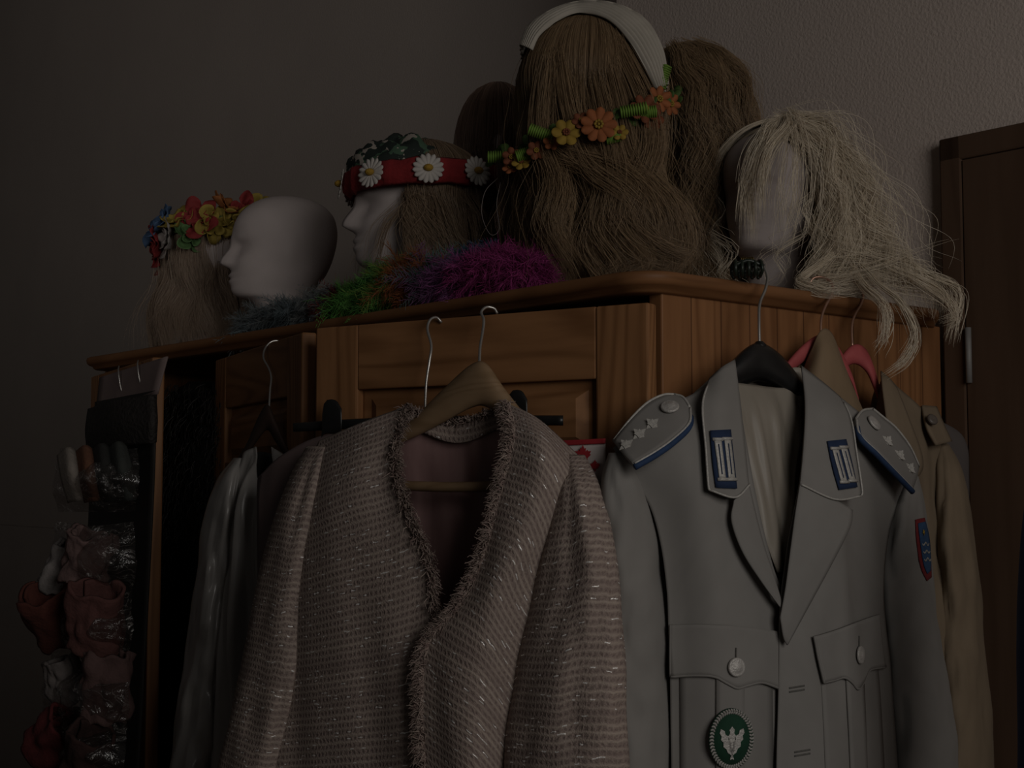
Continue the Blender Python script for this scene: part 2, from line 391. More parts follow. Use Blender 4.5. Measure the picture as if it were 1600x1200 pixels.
def strand_mesh(name, paths, rad, material, parent, rnd=None, col=None):
    paths = np.asarray(paths, float); N, K = paths.shape[:2]
    iv = np.array(wm(parent).inverted()) if parent else np.eye(4)
    Tn = np.gradient(paths, axis=1); Tn /= np.linalg.norm(Tn, axis=2, keepdims=True)+1e-9
    A = np.cross(Tn, rng.normal(size=(N, 1, 3))); A /= np.linalg.norm(A, axis=2, keepdims=True)+1e-9
    B = np.cross(Tn, A); r = np.broadcast_to(rad, (N, K))[:, :, None]
    V = np.stack([paths+r*(cos(t)*A+sin(t)*B) for t in (0, 2*pi/3, 4*pi/3)], 2)
    vs = V.reshape(-1, 3) @ iv[:3, :3].T+iv[:3, 3]
    idx = np.arange(N*K*3).reshape(N, K, 3)
    f = np.stack([np.stack([idx[:, :-1, j], idx[:, :-1, (j+1) % 3], idx[:, 1:, (j+1) % 3], idx[:, 1:, j]], -1) for j in range(3)], 2).reshape(-1, 4)
    me = bpy.data.meshes.new(name); nf = len(f)
    me.vertices.add(len(vs)); me.vertices.foreach_set('co', vs.astype(np.float32).ravel())
    me.loops.add(nf*4); me.loops.foreach_set('vertex_index', f.astype(np.int32).ravel())
    me.polygons.add(nf); me.polygons.foreach_set('loop_start', np.arange(0, nf*4, 4, dtype=np.int32))
    me.update(calc_edges=True)
    me.polygons.foreach_set('use_smooth', np.ones(nf, dtype=bool))
    rnd = rng.random(N) if rnd is None else rnd
    me.attributes.new('rnd', 'FLOAT', 'POINT').data.foreach_set('value', np.repeat(rnd, K*3).astype(np.float32))
    if col is not None:
        c4 = np.concatenate([np.repeat(col, K*3, 0), np.ones((N*K*3, 1))], 1)
        me.attributes.new('col', 'FLOAT_COLOR', 'POINT').data.foreach_set('color', c4.astype(np.float32).ravel())
    return link_mesh(name, me, material, parent)

# ------------------------------------------------------------------ the room
def structure(mb, name, m, bev=0):
    o = mb.build(name, m, smooth=False, bev=bev); o['kind'] = 'structure'; return o
structure(MB().box((-9, -4.5, -.05), (2.6, 2.2, 0), WM), 'floor', CARPET)
XC = -(T(967, .62)-Vector((C0.x, C0.y, ZT))).dot(-AX)
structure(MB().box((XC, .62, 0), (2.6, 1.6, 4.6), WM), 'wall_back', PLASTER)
structure(MB().box((-9, .90, 0), (XC, 1.6, 5.6), WM), 'wall_recess', PLASTER_SHADED)
structure(MB().box((-9, .87, 0), (XC, .90, 1.42), WM), 'wall_knee', PLASTER_SHADED)
# door in the back wall on the right
dz = P(1461, 217, 2.03).z
d = bpy.data.objects.new('door_1', None); COL.objects.link(d); d['kind'] = 'structure'
d.location = WM @ Vector((.45, .61, 0)); d.rotation_euler = (0, 0, WROT)
x0 = -.445
mb = MB(); mb.box((x0, -.012, 0), (x0+.036, .01, dz)); mb.box((x0+.85, -.012, 0), (x0+.93, .01, dz)); mb.box((x0, -.012, dz-.036), (x0+.93, .01, dz))
mb.build('door_casing', DOORW, d, smooth=False, bev=.003, local=True)
mb = MB(); mb.box((x0+.037, -.0115, .01), (x0+.85, .01, dz-.037))
mb.build('door_leaf', DOORW, d, smooth=False, local=True, bev=.002)
hz = P(1497, 555, 2.0).z
mb = MB(); mb.tube([(x0+.044, -.016, hz-.04), (x0+.044, -.016, hz+.04)], .0045, 10)
mb.build('hinge', STEEL, d, local=True)

# ------------------------------------------------------------------ wardrobe
LW, DW = 1.56, .60
wr = thing('wardrobe', (C0.x, C0.y, 0), 'long pine wardrobe with three ajar panelled doors, hung all round with costumes', 'wardrobe', rot=WROT)
def lb(name, boxes, m, parent=wr, bev=.002, **k):
    mb = MB()
    for lo, hi in boxes: mb.box(lo, hi)
    return mb.build(name, m, parent, smooth=False, bev=bev, local=True, **k)
zb = ZT-.022
lb('side_panel', [((-.022, .004, 0), (0, DW, zb))], WOODP)
lb('side_panel', [((-LW, .004, 0), (-LW+.022, DW, zb))], WOODP)
lb('partition', [((-.531, .02, .08), (-.509, DW-.012, zb))], WOODV)
lb('partition', [((-1.051, .02, .08), (-1.029, DW-.012, zb))], WOODV)
lb('back_panel', [((-LW+.022, DW-.012, .05), (-.022, DW-.002, zb))], WOODV)
lb('base_panel', [((-LW+.022, .01, .04), (-.022, DW-.012, .08))], WOODH)
def rrect(x0, x1, y0, y1, r, n=8):
    out = []
    for cx, cy, a0 in ((x1-r, y1-r, 0), (x0+r, y1-r, 90), (x0+r, y0+r, 180), (x1-r, y0+r, 270)):
        for k in range(n+1):
            a = radians(a0+90*k/n); out.append((cx+r*cos(a), cy+r*sin(a)))
    return out
prof = [(-.02, -.025), (.004, -.025), (.008, -.023), (.010, -.019), (.017, -.0165), (.021, -.013), (.0225, -.007), (.021, -.002), (.016, 0), (-.02, 0)]
G = np.array([[(x, y, ZT+z) for x, y in rrect(-LW-o, o, -.022-o, DW, .03+max(0, o))] for o, z in prof])
mb = MB(); mb.grid(G, wrap=True, caps=True); mb.build('cornice', WOODY, wr, local=True)
def wdoor(hx, sgn, ang):
    """door mesh = the two stiles; rails and panels are its pieces"""
    w, t, st = .517, .022, .074; z0, z1 = .09, ZT-.038
    def bx(x0, x1, y0, y1, za, zc):
        a, b = sorted((sgn*x0, sgn*x1)); return ((a, y0, za), (b, y1, zc))
    mb = MB()
    for a, b in ((.002, st), (w-st, w)): mb.box(*bx(a, b, -t, 0, z0, z1))
    o = mb.build('door', WOODV, wr, smooth=False, bev=.003, local=True)
    o.location = (hx, -.002, 0); o.rotation_euler = (0, 0, radians(ang))
    zr = [(z1-.088, z1), (z1-.245, z1-.18), (.09, .18)]
    for a, b in zr:
        lb('rail', [bx(st, w-st, -t+.001, -.001, a, b)], WOODH, o, bev=.002)
    for a, b in ((zr[1][1], zr[0][0]), (zr[2][1], zr[1][0])):
        xa, xb = st, w-st
        mb = MB()
        y = (-.008, -.010, -.010, -.018, -.018); ins = (-.003, .004, .016, .030, .032)
        G = []
        for yy, i in zip(y, ins):
            x_0, x_1, zz0, zz1 = sgn*(xa+i), sgn*(xb-i), a+i*.75, b-i*.75
            G.append([(x_0, yy, zz0), (x_1, yy, zz0), (x_1, yy, zz1), (x_0, yy, zz1)])
        mb.grid(np.array(G), wrap=True, caps=True)
        mb.build('panel', WOODH if b-a < .3 else WOODV, o, smooth=False, local=True)
    return o
wdoor(0, -1, 16.6)
wdoor(-1.04, 1, -15)
wdoor(-LW, 1, -12.5)

# black fur coat inside the open compartment
f = thing('fur_coat', WM @ Vector((-1.15, .2, .5)), 'black fur coat in the dark gap between the open wardrobe doors', 'coat')
pf = Plane(315, 700, 2.62, .65, -.76)
mb = MB(); mb.grid(ringtube(pf, [(315, 596, 0, 20, .03), (312, 630, 0, 50, .07), (310, 760, 0, 58, .08), (305, 950, 0, 60, .08), (300, 1250, 0, 62, .08)], fold=.15), wrap=True, caps=True)
mb.build('coat_body', FURB, f)
pts = []
for k in range(2500):
    x = random.uniform(255, 365); y = random.uniform(600, 1230); p = pf.L(x, y, .075)
    q = p+Vector((random.gauss(0, .008), -.012, -.022+random.gauss(0, .008)))
    pts.append([p, p.lerp(q, .5)+pf.n*.004, q])
strand_mesh('fur', np.array([[tuple(v) for v in s] for s in pts]), np.array([.0012, .001, .0003]), hairmat('black_fur_hair', (.006, .005, .005), (.03, .025, .02), tl=0), f)

# ------------------------------------------------------------------ pink tweed jacket
pk = Plane(715, 640, 1.655, .84, -.54)
J = thing('tweed_jacket', pk.L(715, 640), 'pink bouclé tweed jacket with silver flecks and frayed edges', 'jacket')
LP_ = patch(pk, [
    [(500, 690, -.005), (560, 664, .012), (640, 634, 0)],
    [(482, 730, .012), (560, 712, .038), (624, 690, .03)],
    [(468, 780, .02), (550, 768, .046), (624, 742, .04)],
    [(458, 840, .026), (560, 828, .051), (646, 812, .048)],
    [(448, 910, .028), (560, 900, .054), (674, 880, .050)],
    [(432, 1000, .028), (560, 1000, .056), (684, 965, .052)],
    [(415, 1100, .028), (550, 1100, .056), (692, 1060, .052)],
    [(400, 1230, .028), (540, 1230, .056), (696, 1240, .05)],
    [(385, 1480, .028), (530, 1500, .056), (698, 1500, .05)]], nr=90, nc=44, fold=.012, fx=9, fz=1.5, seed=3)
RP_ = patch(pk, [
    [(790, 630, 0), (840, 656, .012), (902, 712, -.005)],
    [(799, 682, .035), (850, 702, .05), (905, 765, .02)],
    [(780, 768, .05), (835, 770, .062), (882, 815, .03)],
    [(752, 872, .06), (805, 862, .072), (852, 875, .04)],
    [(714, 947, .068), (768, 940, .079), (835, 940, .045)],
    [(666, 1006, .074), (748, 1010, .086), (820, 1010, .045)],
    [(656, 1100, .076), (738, 1100, .088), (806, 1100, .045)],
    [(662, 1240, .073), (738, 1240, .086), (796, 1240, .04)],
    [(668, 1500, .07), (738, 1500, .086), (796, 1480, .04)]], nr=90, nc=40, fold=.012, fx=9, fz=1.5, seed=5)
mb = MB(); mb.grid(LP_); mb.build('front_panel', TWEED, J, solid=.004)
mb = MB(); mb.grid(RP_); mb.build('front_panel', TWEED, J, solid=.004)
BK = [[(505, 692, -.008), (570, 664, -.012), (640, 636, -.012), (715, 660, -.03), (790, 632, -.012), (840, 660, -.012), (898, 714, -.008)],
      [(490, 760, -.01), (570, 755, -.025), (640, 750, -.03), (715, 750, -.032), (790, 750, -.03), (840, 755, -.025), (892, 790, -.01)],
      [(455, 900, -.01), (560, 900, -.025), (640, 900, -.03), (715, 900, -.032), (790, 900, -.03), (820, 900, -.025), (855, 900, -.01)],
      [(420, 1100, -.01), (715, 1100, -.035), (815, 1100, -.01)], [(390, 1490, -.01), (715, 1500, -.035), (800, 1490, -.01)]]
mb = MB(); mb.grid(patch(pk, BK, 50, 40, fold=.014, fx=22, seed=8)); mb.build('lining', LINING, J, solid=.002)
mb = MB(); mb.grid(patch(pk, [[(x, y, dd-.010) for x, y, dd in r] for r in BK], 50, 40)); mb.build('back_panel', TWEED, J, solid=.003)
yk = [[(640, 637, -.008), (715, 658, -.024), (790, 634, -.008)], [(634, 664, -.012), (715, 692, -.020), (796, 662, -.012)]]
mb = MB(); mb.grid(patch(pk, yk, 10, 30)); mb.build('neck_facing', TWEED, J, solid=.002)
SL = ringtube(pk, [(502, 698, -.012, 22, .022), (484, 745, .0, 30, .030), (466, 820, .01, 40, .031), (448, 910, .012, 44, .032), (428, 1020, .014, 46, .032), (408, 1120, .015, 48, .032), (388, 1230, .015, 50, .032), (372, 1380, .015, 48, .032)], 80, 44, fold=.13, seed=2, fs=.5)
SR = ringtube(pk, [(890, 712, -.012, 22, .022), (898, 760, .01, 38, .036), (903, 820, .02, 50, .039), (903, 890, .03, 62, .039), (896, 980, .035, 76, .039), (888, 1070, .04, 90, .040), (882, 1180, .042, 98, .040), (878, 1390, .042, 98, .040)], 80, 52, fold=.13, seed=4, fs=.5)
mb = MB(); mb.grid(SL, wrap=True); mb.build('sleeve', TWEED, J, solid=.003)
mb = MB(); mb.grid(SR, wrap=True); mb.build('sleeve', TWEED, J, solid=.003)
def fringe(curve, outward, n, ln, inset=.007):
    out = []
    c = crs(curve, 500)
    for k in range(n):
        p = Vector(c[random.randrange(500)])-outward*random.uniform(0, inset)+pk.n*.003
        dd = (outward*random.uniform(.2, 1.3)+pk.n*random.uniform(.0, .45)+Vector((random.gauss(0, .35), 0, random.gauss(0, .6)))).normalized()
        l = ln*random.uniform(.35, 1.4); q = p+dd*l; mid = p.lerp(q, .5)+Vector((random.gauss(0, .002), random.gauss(0, .002), random.gauss(0, .002)))
        out.append([tuple(p-pk.n*.003), tuple(p), tuple(mid), tuple(q-Vector((0, 0, l*.25)))])
    return out
FR = fringe(LP_[:, -1], pk.e, 2600, .012)+fringe(RP_[:, 0], -pk.e, 3400, .012)
FR += fringe([pk.L(*q) for q in yk[0]], Vector((0, 0, 1)), 400, .007, .004)
strand_mesh('frayed_trim', np.array(FR), np.array([.0007, .0008, .0007, .0003]), FRINGE, J)
# wooden hanger
h = thing('wooden_hanger', pk.L(752, 600, -.02), 'light wooden clothes hanger inside the pink tweed jacket', 'hanger')
mb = MB(); mb.grid(bartube(pk, [(560, 712, -.018, 8, .005), (640, 672, -.014, 15, .008), (690, 636, -.012, 26, .010), (735, 604, -.010, 34, .012), (760, 602, -.010, 34, .012), (790, 635, -.012, 26, .010), (830, 672, -.014, 14, .008), (880, 712, -.018, 8, .005)]), wrap=True, caps=True)
mb.build('hanger_body', HANGW, h)
mb = MB(); mb.tube(crs([pk.L(600, 758, -.010), pk.L(720, 761, .0), pk.L(850, 756, -.010)], 20), .0062, 12); mb.build('trouser_bar', HANGW, h)
mb = MB(); mb.tube(hooks(pk, [(749, 580, -.016), (750, 545, -.03), (754, 520, -.045), (756, 500, -.055), (752, 488, -.060), (760, 480, -.068), (772, 482, -.076), (777, 490, -.08)]), .0018, 8)
mb.build('hook', METAL, h)

# clip hanger behind the tweed jacket, with a mauve blouse and a flag cloth
pc = Plane(670, 660, 1.755, .84, -.54)
h = thing('clip_hanger', pc.L(670, 664), 'black plastic clip hanger reaching out both sides behind the tweed jacket', 'hanger')
mb = MB(); mb.grid(bartube(pc, [(458, 668, 0, 7, .005), (560, 662, 0, 8, .005), (670, 658, 0, 8, .006), (780, 657, 0, 8, .005), (880, 657, 0, 8, .005)]), wrap=True, caps=True)
mb.build('bar', BLACKP, h)
for cx, cy in ((516, 655), (806, 640)):
    mb = MB()
    for s in (-1, 1):
        mb.grid(bartube(pc, [(cx-14, cy+32, .008*s, 3, .003), (cx-10, cy, .012*s, 24, .004), (cx+8, cy-4, .012*s, 26, .004), (cx+18, cy+4, .012*s, 20, .004)], 10), wrap=True, caps=True)
    mb.build('clip', BLACKP, h)
mb = MB(); mb.tube(hooks(pc, [(664, 652, 0), (666, 600, -.003), (671, 565, -.006), (674, 540, -.012), (668, 515, -.018), (672, 500, -.025), (682, 496, -.034), (690, 504, -.04)]), .0018, 8); mb.build('hook', METAL, h)
b = thing('blouse', pc.L(560, 700, 0), 'dusty mauve blouse whose shoulder shows left of the tweed jacket', 'blouse')
mb = MB(); mb.grid(patch(pc, [[(408, 742, 0), (440, 712, .01), (500, 682, .01), (600, 668, .0), (680, 690, 0)],
                              [(402, 800, .01), (450, 780, .025), (520, 770, .025), (600, 770, .015), (700, 770, .01)],
                              [(410, 1000, .01), (480, 1000, .025), (600, 1000, .025), (720, 1000, .01)],
                              [(410, 1300, .01), (480, 1300, .025), (600, 1300, .025), (720, 1300, .01)]], 50, 40, fold=.014, seed=12)); mb.build('blouse_front', MAUVE, b, solid=.002)
mb = MB(); mb.grid(patch(pc, [[(408, 744, -.004), (500, 684, -.002), (680, 692, -.004)], [(402, 800, -.010), (520, 770, -.014), (700, 770, -.010)], [(410, 1300, -.010), (600, 1300, -.014), (720, 1300, -.010)]], 40, 30)); mb.build('blouse_back', MAUVE, b, solid=.002)
pg = Plane(905, 720, 1.60, .84, -.54)
fl = thing('flag_cloth', pg.L(905, 800), 'white cloth with red maple leaves showing between the tweed jacket and the grey uniform', 'flag cloth')
mb = MB(); mb.grid(patch(pg, [[(862, 694, 0), (905, 692, .001), (946, 690, 0)], [(862, 820, 0), (905, 820, .002), (946, 820, 0)], [(862, 1000, 0), (905, 1000, .002), (946, 1000, 0)]], 30, 20))
mb.build('cloth', mat('flag_white', (.62, .57, .55), (.50, .46, .44), scale=60), fl, solid=.001)
RED = mat('flag_red', (.36, .022, .03), (.29, .018, .024), scale=60)
mb = MB(); mb.grid(patch(pg, [[(862, 689, .002), (905, 687, .003), (946, 685, .002)], [(862, 697, .002), (905, 695, .003), (946, 693, .002)]], 5, 20)); mb.build('border', RED, fl, solid=.001)
leaf = [(0, 1), (.18, .62), (.34, .7), (.28, .28), (.52, .52), (.6, .36), (.92, .4), (.78, .12), (.9, .02), (.5, -.32), (.54, -.5), (.06, -.42), (.06, -.9), (-.06, -.9), (-.06, -.42), (-.54, -.5), (-.5, -.32), (-.9, .02), (-.78, .12), (-.92, .4), (-.6, .36), (-.52, .52), (-.28, .28), (-.34, .7), (-.18, .62)]
for cx, cy, sc in ((911, 711, .0115), (886, 722, .007), (930, 728, .007), (908, 760, .0115)):
    mb = MB(); mb.poly(pg.L(cx, cy, .004), pg.n, [(x*sc, y*sc) for x, y in leaf], .0008); mb.build('maple_leaf', RED, fl, smooth=False)

# ------------------------------------------------------------------ grey uniform jacket
gp = Plane(1187, 560, 1.66, .85, .52)
U = thing('uniform_jacket', gp.L(1190, 580), 'grey military dress jacket with epaulettes, collar patches and breast badge', 'jacket')
GL = patch(gp, [
    [(958, 700, -.004), (1030, 640, .012), (1090, 612, .012), (1148, 567, 0)],
    [(985, 745, .012), (1020, 705, .03), (1080, 670, .045), (1157, 640, .035)],
    [(1015, 790, .022), (1090, 752, .058), (1167, 700, .05)],
    [(1033, 850, .028), (1110, 822, .065), (1185, 790, .06)],
    [(1043, 920, .03), (1120, 902, .068), (1207, 880, .064)],
    [(1046, 985, .03), (1130, 972, .07), (1228, 950, .064)],
    [(1048, 1070, .03), (1135, 1070, .071), (1232, 1060, .064)],
    [(1050, 1230, .03), (1135, 1230, .071), (1234, 1230, .064)],
    [(1046, 1520, .03), (1135, 1530, .075), (1236, 1540, .064)]], 90, 40, fold=.014, fx=11, fz=4.5, seed=21)
GR = patch(gp, [
    [(1254, 577, 0), (1320, 627, .012), (1385, 682, .012), (1428, 738, -.004)],
    [(1257, 640, .035), (1310, 680, .045), (1375, 735, .032), (1410, 778, .012)],
    [(1252, 720, .05), (1310, 742, .058), (1392, 815, .022)],
    [(1240, 800, .06), (1310, 812, .065), (1382, 870, .028)],
    [(1228, 880, .068), (1305, 882, .073), (1379, 930, .03)],
    [(1220, 950, .074), (1300, 952, .077), (1383, 985, .03)],
    [(1216, 1060, .076), (1300, 1060, .078), (1392, 1060, .03)],
    [(1213, 1230, .076), (1300, 1230, .078), (1404, 1230, .03)],
    [(1210, 1540, .076), (1300, 1530, .082), (1410, 1520, .03)]], 90, 40, fold=.014, fx=11, fz=4.5, seed=25)
CL = patch(gp, [
    [(1148, 562, .012), (1128, 574, .022), (1108, 592, .022)],
    [(1156, 625, .050), (1125, 632, .060), (1096, 632, .050)],
    [(1163, 690, .066), (1130, 697, .073), (1101, 700, .066)],
    [(1168, 740, .074), (1136, 754, .080), (1105, 758, .074)],
    [(1170, 757, .076), (1147, 777, .081), (1108, 766, .075)]], 30, 16)
CR = patch(gp, [
    [(1252, 572, .012), (1285, 597, .022), (1312, 620, .022)],
    [(1258, 630, .050), (1292, 642, .060), (1328, 655, .050)],
    [(1256, 690, .066), (1298, 702, .073), (1337, 710, .066)],
    [(1252, 738, .074), (1300, 762, .080), (1345, 764, .074)],
    [(1250, 757, .077), (1303, 780, .081), (1344, 775, .075)]], 30, 16)
LL = patch(gp, [
    [(1169, 752, .074), (1147, 782, .079)], [(1180, 800, .078), (1162, 806, .081), (1143, 814, .079)],
    [(1193, 850, .080), (1176, 856, .083), (1160, 862, .082)], [(1209, 900, .080), (1198, 904, .083), (1189, 908, .082)],
    [(1223, 948, .079), (1222, 950, .081), (1221, 952, .081)]], 30, 12)
LR = patch(gp, [
    [(1251, 750, .076), (1300, 778, .080), (1332, 797, .077)], [(1243, 800, .081), (1290, 815, .085), (1328, 824, .082)],
    [(1235, 860, .085), (1270, 870, .088), (1300, 880, .085)], [(1227, 920, .086), (1245, 930, .089), (1264, 946, .086)],
    [(1219, 965, .086), (1224, 995, .087), (1230, 1008, .086)]], 30, 12)
UB = [[(960, 702, -.006), (1060, 634, -.012), (1148, 566, -.012), (1200, 592, -.03), (1254, 576, -.012), (1340, 650, -.012), (1426, 740, -.006)],
      [(1000, 790, -.01), (1090, 740, -.03), (1200, 720, -.03), (1320, 745, -.03), (1400, 800, -.01)],
      [(1043, 950, -.01), (1120, 950, -.03), (1200, 950, -.03), (1300, 950, -.03), (1378, 950, -.01)],
      [(1050, 1530, -.01), (1120, 1530, -.03), (1200, 1530, -.03), (1300, 1530, -.03), (1408, 1530, -.01)]]
for G_, nm in ((GL, 'front_panel'), (GR, 'front_panel'), (CL, 'collar'), (CR, 'collar'), (LL, 'lapel'), (LR, 'lapel')):
    mb = MB(); mb.grid(G_); mb.build(nm, GREY, U, solid=.0018)
mb = MB(); mb.grid(patch(gp, UB, 50, 50, fold=.018, fx=24, fz=2, seed=31)); mb.build('lining', SILK, U, solid=.001)
mb = MB(); mb.grid(patch(gp, [[(x, y, dd-.020) for x, y, dd in r] for r in UB], 50, 40)); mb.build('back_panel', GREY, U, solid=.002)
# loose silk lining hanging inside the front
mb = MB(); mb.grid(patch(gp, [[(1150, 598, .008), (1180, 602, .010), (1215, 606, .008), (1254, 606, .006)], [(1158, 650, .026), (1185, 650, .030), (1220, 655, .022), (1254, 655, .02)], [(1166, 720, .038), (1192, 730, .042), (1220, 730, .03), (1247, 724, .03)], [(1188, 820, .052), (1208, 830, .052), (1222, 820, .048), (1238, 800, .050)], [(1212, 895, .055), (1220, 890, .055), (1226, 880, .054), (1230, 870, .054)]], 44, 40, fold=.010, fx=38, fz=4, seed=33, edge=.6)); mb.build('lining_edge', SILK, U, solid=.001)
GSL = ringtube(gp, [(968, 708, -.012, 16, .02), (974, 760, -.004, 36, .032), (984, 830, -.003, 49, .036), (994, 920, -.002, 51, .036), (1000, 1020, .0, 51, .036), (1004, 1150, .0, 50, .036), (1008, 1400, .0, 48, .036)], 60, 36, fold=.15, seed=40)
GSR = ringtube(gp, [(1424, 744, -.012, 10, .02), (1418, 800, -.002, 28, .032), (1414, 870, .0, 40, .037), (1420, 960, .002, 44, .037), (1431, 1050, .004, 47, .037), (1444, 1170, .004, 51, .037), (1452, 1400, .004, 52, .037)], 60, 36, fold=.15, seed=43)
for G_ in (GSL, GSR):
    mb = MB(); mb.grid(G_, wrap=True); mb.build('sleeve', GREY, U, solid=.002)
bv = bvh_of([(GL, 0), (GR, 0), (CL, 0), (CR, 0), (LL, 0), (LR, 0), (GSL, 1), (GSR, 1)])
for G_ in (CL, CR):
    e = list(G_[2:, -1])+list(G_[-1, ::-1])
    mb = MB(); mb.tube(np.array(e)+np.array(gp.n)*.002, .0013, 6); mb.build('collar_piping', SILVER, U)
def patchbadge(rows, bars):
    mb = MB(); mb.grid(decal(bv, gp, rows, 10, 8, .003)); o = mb.build('collar_patch', BLUE, U, solid=.002)
    for (xa, ya), (xb, yb) in bars:
        mb = MB(); mb.grid(decal(bv, gp, [[(xa-4.6, ya), (xa+4.6, ya)], [(xb-4.6, yb), (xb+4.6, yb)]], 10, 5, .0048))
        for xx, yy in ((xa, ya), (xb, yb)):
            mb.tube([hit(bv, gp, xx-6.5, yy, .005)[0], hit(bv, gp, xx+6.5, yy, .005)[0]], .0016, 6)
        q = mb.build('braid_bar', SILVER, o, solid=.0012)
        mb = MB(); mb.tube([hit(bv, gp, xa+(xb-xa)*t/8, ya+(yb-ya)*t/8, .0056)[0] for t in range(1, 8)], .0007, 5); mb.build('braid_line', BLUE, o)
patchbadge([[(1109, 674), (1138, 672)], [(1112, 720), (1143, 718)], [(1117, 762), (1148, 764)]], [((1119, 688), (1126, 750)), ((1132, 687), (1139, 750))])
patchbadge([[(1290, 690), (1318, 687)], [(1298, 730), (1328, 726)], [(1308, 766), (1336, 762)]], [((1300, 702), (1314, 754)), ((1313, 700), (1327, 752))])
def button(c, n, r, parent, name='button'):
    mb = MB(); mb.lathe(c, n, [(r*.5, -.002), (r, 0), (r, .0015), (r*.9, .003), (r*.8, .0026), (r*.5, .0045), (r*.05, .005)], 24); return mb.build(name, SILVERB, parent)
def starpts(r, n=4, k=.42): return [((r if i % 2 == 0 else r*k)*cos(pi*i/n+pi/4), (r if i % 2 == 0 else r*k)*sin(pi*i/n+pi/4)) for i in range(2*n)]
def epaulette(rows, stars, btn):
    G = patch(gp, rows, 24, 10); mb = MB(); mb.grid(G); o = mb.build('epaulette', GREYD, U, solid=.005)
    bb = bvh_of([(G, 0)])
    edge = list(G[::-1, 0])+list(G[0])+list(G[:, -1])
    n = np.array(gp.n)*.002+np.array((0, 0, .002))
    lowi = 0 if G[8, 0][2] < G[8, -1][2] else -1
    mb = MB(); mb.tube(np.array(edge)+n, .0016, 6); mb.build('braid_edge', SILVER, o)
    mb = MB(); mb.tube(np.array(G[2:, lowi])+n-np.array((0, 0, .004)), .0036, 8); mb.build('blue_piping', BLUEP, o)
    for x, y in stars:
        c, nn = hit(bb, gp, x, y, .003, .03); nn = (nn+(CAM-c).normalized()*.7).normalized()
        mb = MB(); mb.poly(c, nn, starpts(.0094, 4, .5), .0014); mb.poly(c, nn, starpts(.0058, 4, .6), .0026, pi/4); mb.build('star', SILVER, o, smooth=False)
    c, nn = hit(bb, gp, btn[0], btn[1], .004, .03); button(c, nn, .0105, o)
epaulette([[(1052, 619, .004), (1066, 624, .016), (1077, 640, .032)], [(1034, 620, .002), (1056, 642, .03), (1075, 664, .05)], [(1010, 632, 0), (1031, 662, .03), (1051, 688, .055)], [(985, 656, 0), (1005, 685, .03), (1023, 708, .055)], [(958, 690, -.004), (975, 711, .03), (990, 727, .05)]],
          [(980, 699), (1000, 682), (1020, 666)], (1047, 641))
epaulette([[(1336, 656, .034), (1346, 644, .016), (1362, 641, .004)], [(1342, 682, .05), (1362, 667, .03), (1379, 655, .002)], [(1368, 708, .055), (1385, 689, .03), (1399, 672, 0)], [(1395, 736, .055), (1408, 714, .03), (1420, 700, 0)], [(1424, 766, .05), (1430, 748, .03), (1434, 730, -.004)]],
          [(1383, 691), (1402, 713), (1418, 733)], (1361, 664))
# breast pockets
def pocket(flap, bag, pleat, btn):
    mb = MB(); mb.grid(decal(bv, gp, bag, 20, 14, .0015)); o = mb.build('pocket', GREYD, U, solid=.002)
    mb = MB(); mb.grid(decal(bv, gp, pleat, 20, 6, .004)); mb.build('pleat', GREYD, o, solid=.003)
    G = decal(bv, gp, flap, 14, 40, .0065); mb = MB(); mb.grid(G); mb.build('pocket_flap', GREY, o, solid=.003)
    e = list(G[:, 0])+list(G[-1])+list(G[::-1, -1]); mb = MB(); mb.tube(np.array(e), .0018, 6); mb.build('flap_edge', GREY, o)
    mb = MB(); mb.tube([hit(bv, gp, btn[0], btn[1]-30, .009)[0], hit(bv, gp, btn[0], btn[1]-8, .009)[0]], .0009, 5); mb.build('buttonhole', THREAD, o)
    c, nn = hit(bv, gp, btn[0], btn[1], .010); button(c, nn, .0105, o)
pocket([[(1047, 975), (1100, 974), (1160, 979), (1213, 987)], [(1047, 1015), (1100, 1014), (1160, 1020), (1213, 1030)], [(1048, 1056), (1090, 1054), (1115, 1056), (1132, 1066), (1148, 1074), (1164, 1070), (1185, 1066), (1214, 1076)]],
       [[(1062, 1010), (1203, 1020)], [(1063, 1100), (1205, 1100)], [(1064, 1300), (1206, 1300)]], [[(1118, 1030), (1160, 1030)], [(1118, 1150), (1160, 1150)], [(1118, 1295), (1160, 1295)]], (1143, 1041))
pocket([[(1266, 994), (1300, 983), (1335, 970), (1366, 960)], [(1272, 1030), (1306, 1020), (1340, 1008), (1370, 1000)], [(1280, 1066), (1296, 1062), (1312, 1058), (1324, 1066), (1333, 1076), (1342, 1064), (1352, 1046), (1376, 1041)]],
       [[(1278, 1030), (1366, 1010)], [(1284, 1110), (1374, 1100)], [(1292, 1300), (1384, 1300)]], [[(1316, 1030), (1342, 1030)], [(1322, 1150), (1348, 1150)], [(1328, 1295), (1354, 1295)]], (1331, 1023))
for (xa, ya), (xb, yb) in (((1232, 1078), (1256, 1074)), ((1240, 1178), (1265, 1174))):
    mb = MB()
    for s in (-3, 3): mb.tube([hit(bv, gp, xa+(xb-xa)*t/6, ya+(yb-ya)*t/6+s, .001)[0] for t in range(7)], .0011, 6)
    mb.build('buttonhole', THREAD, U)
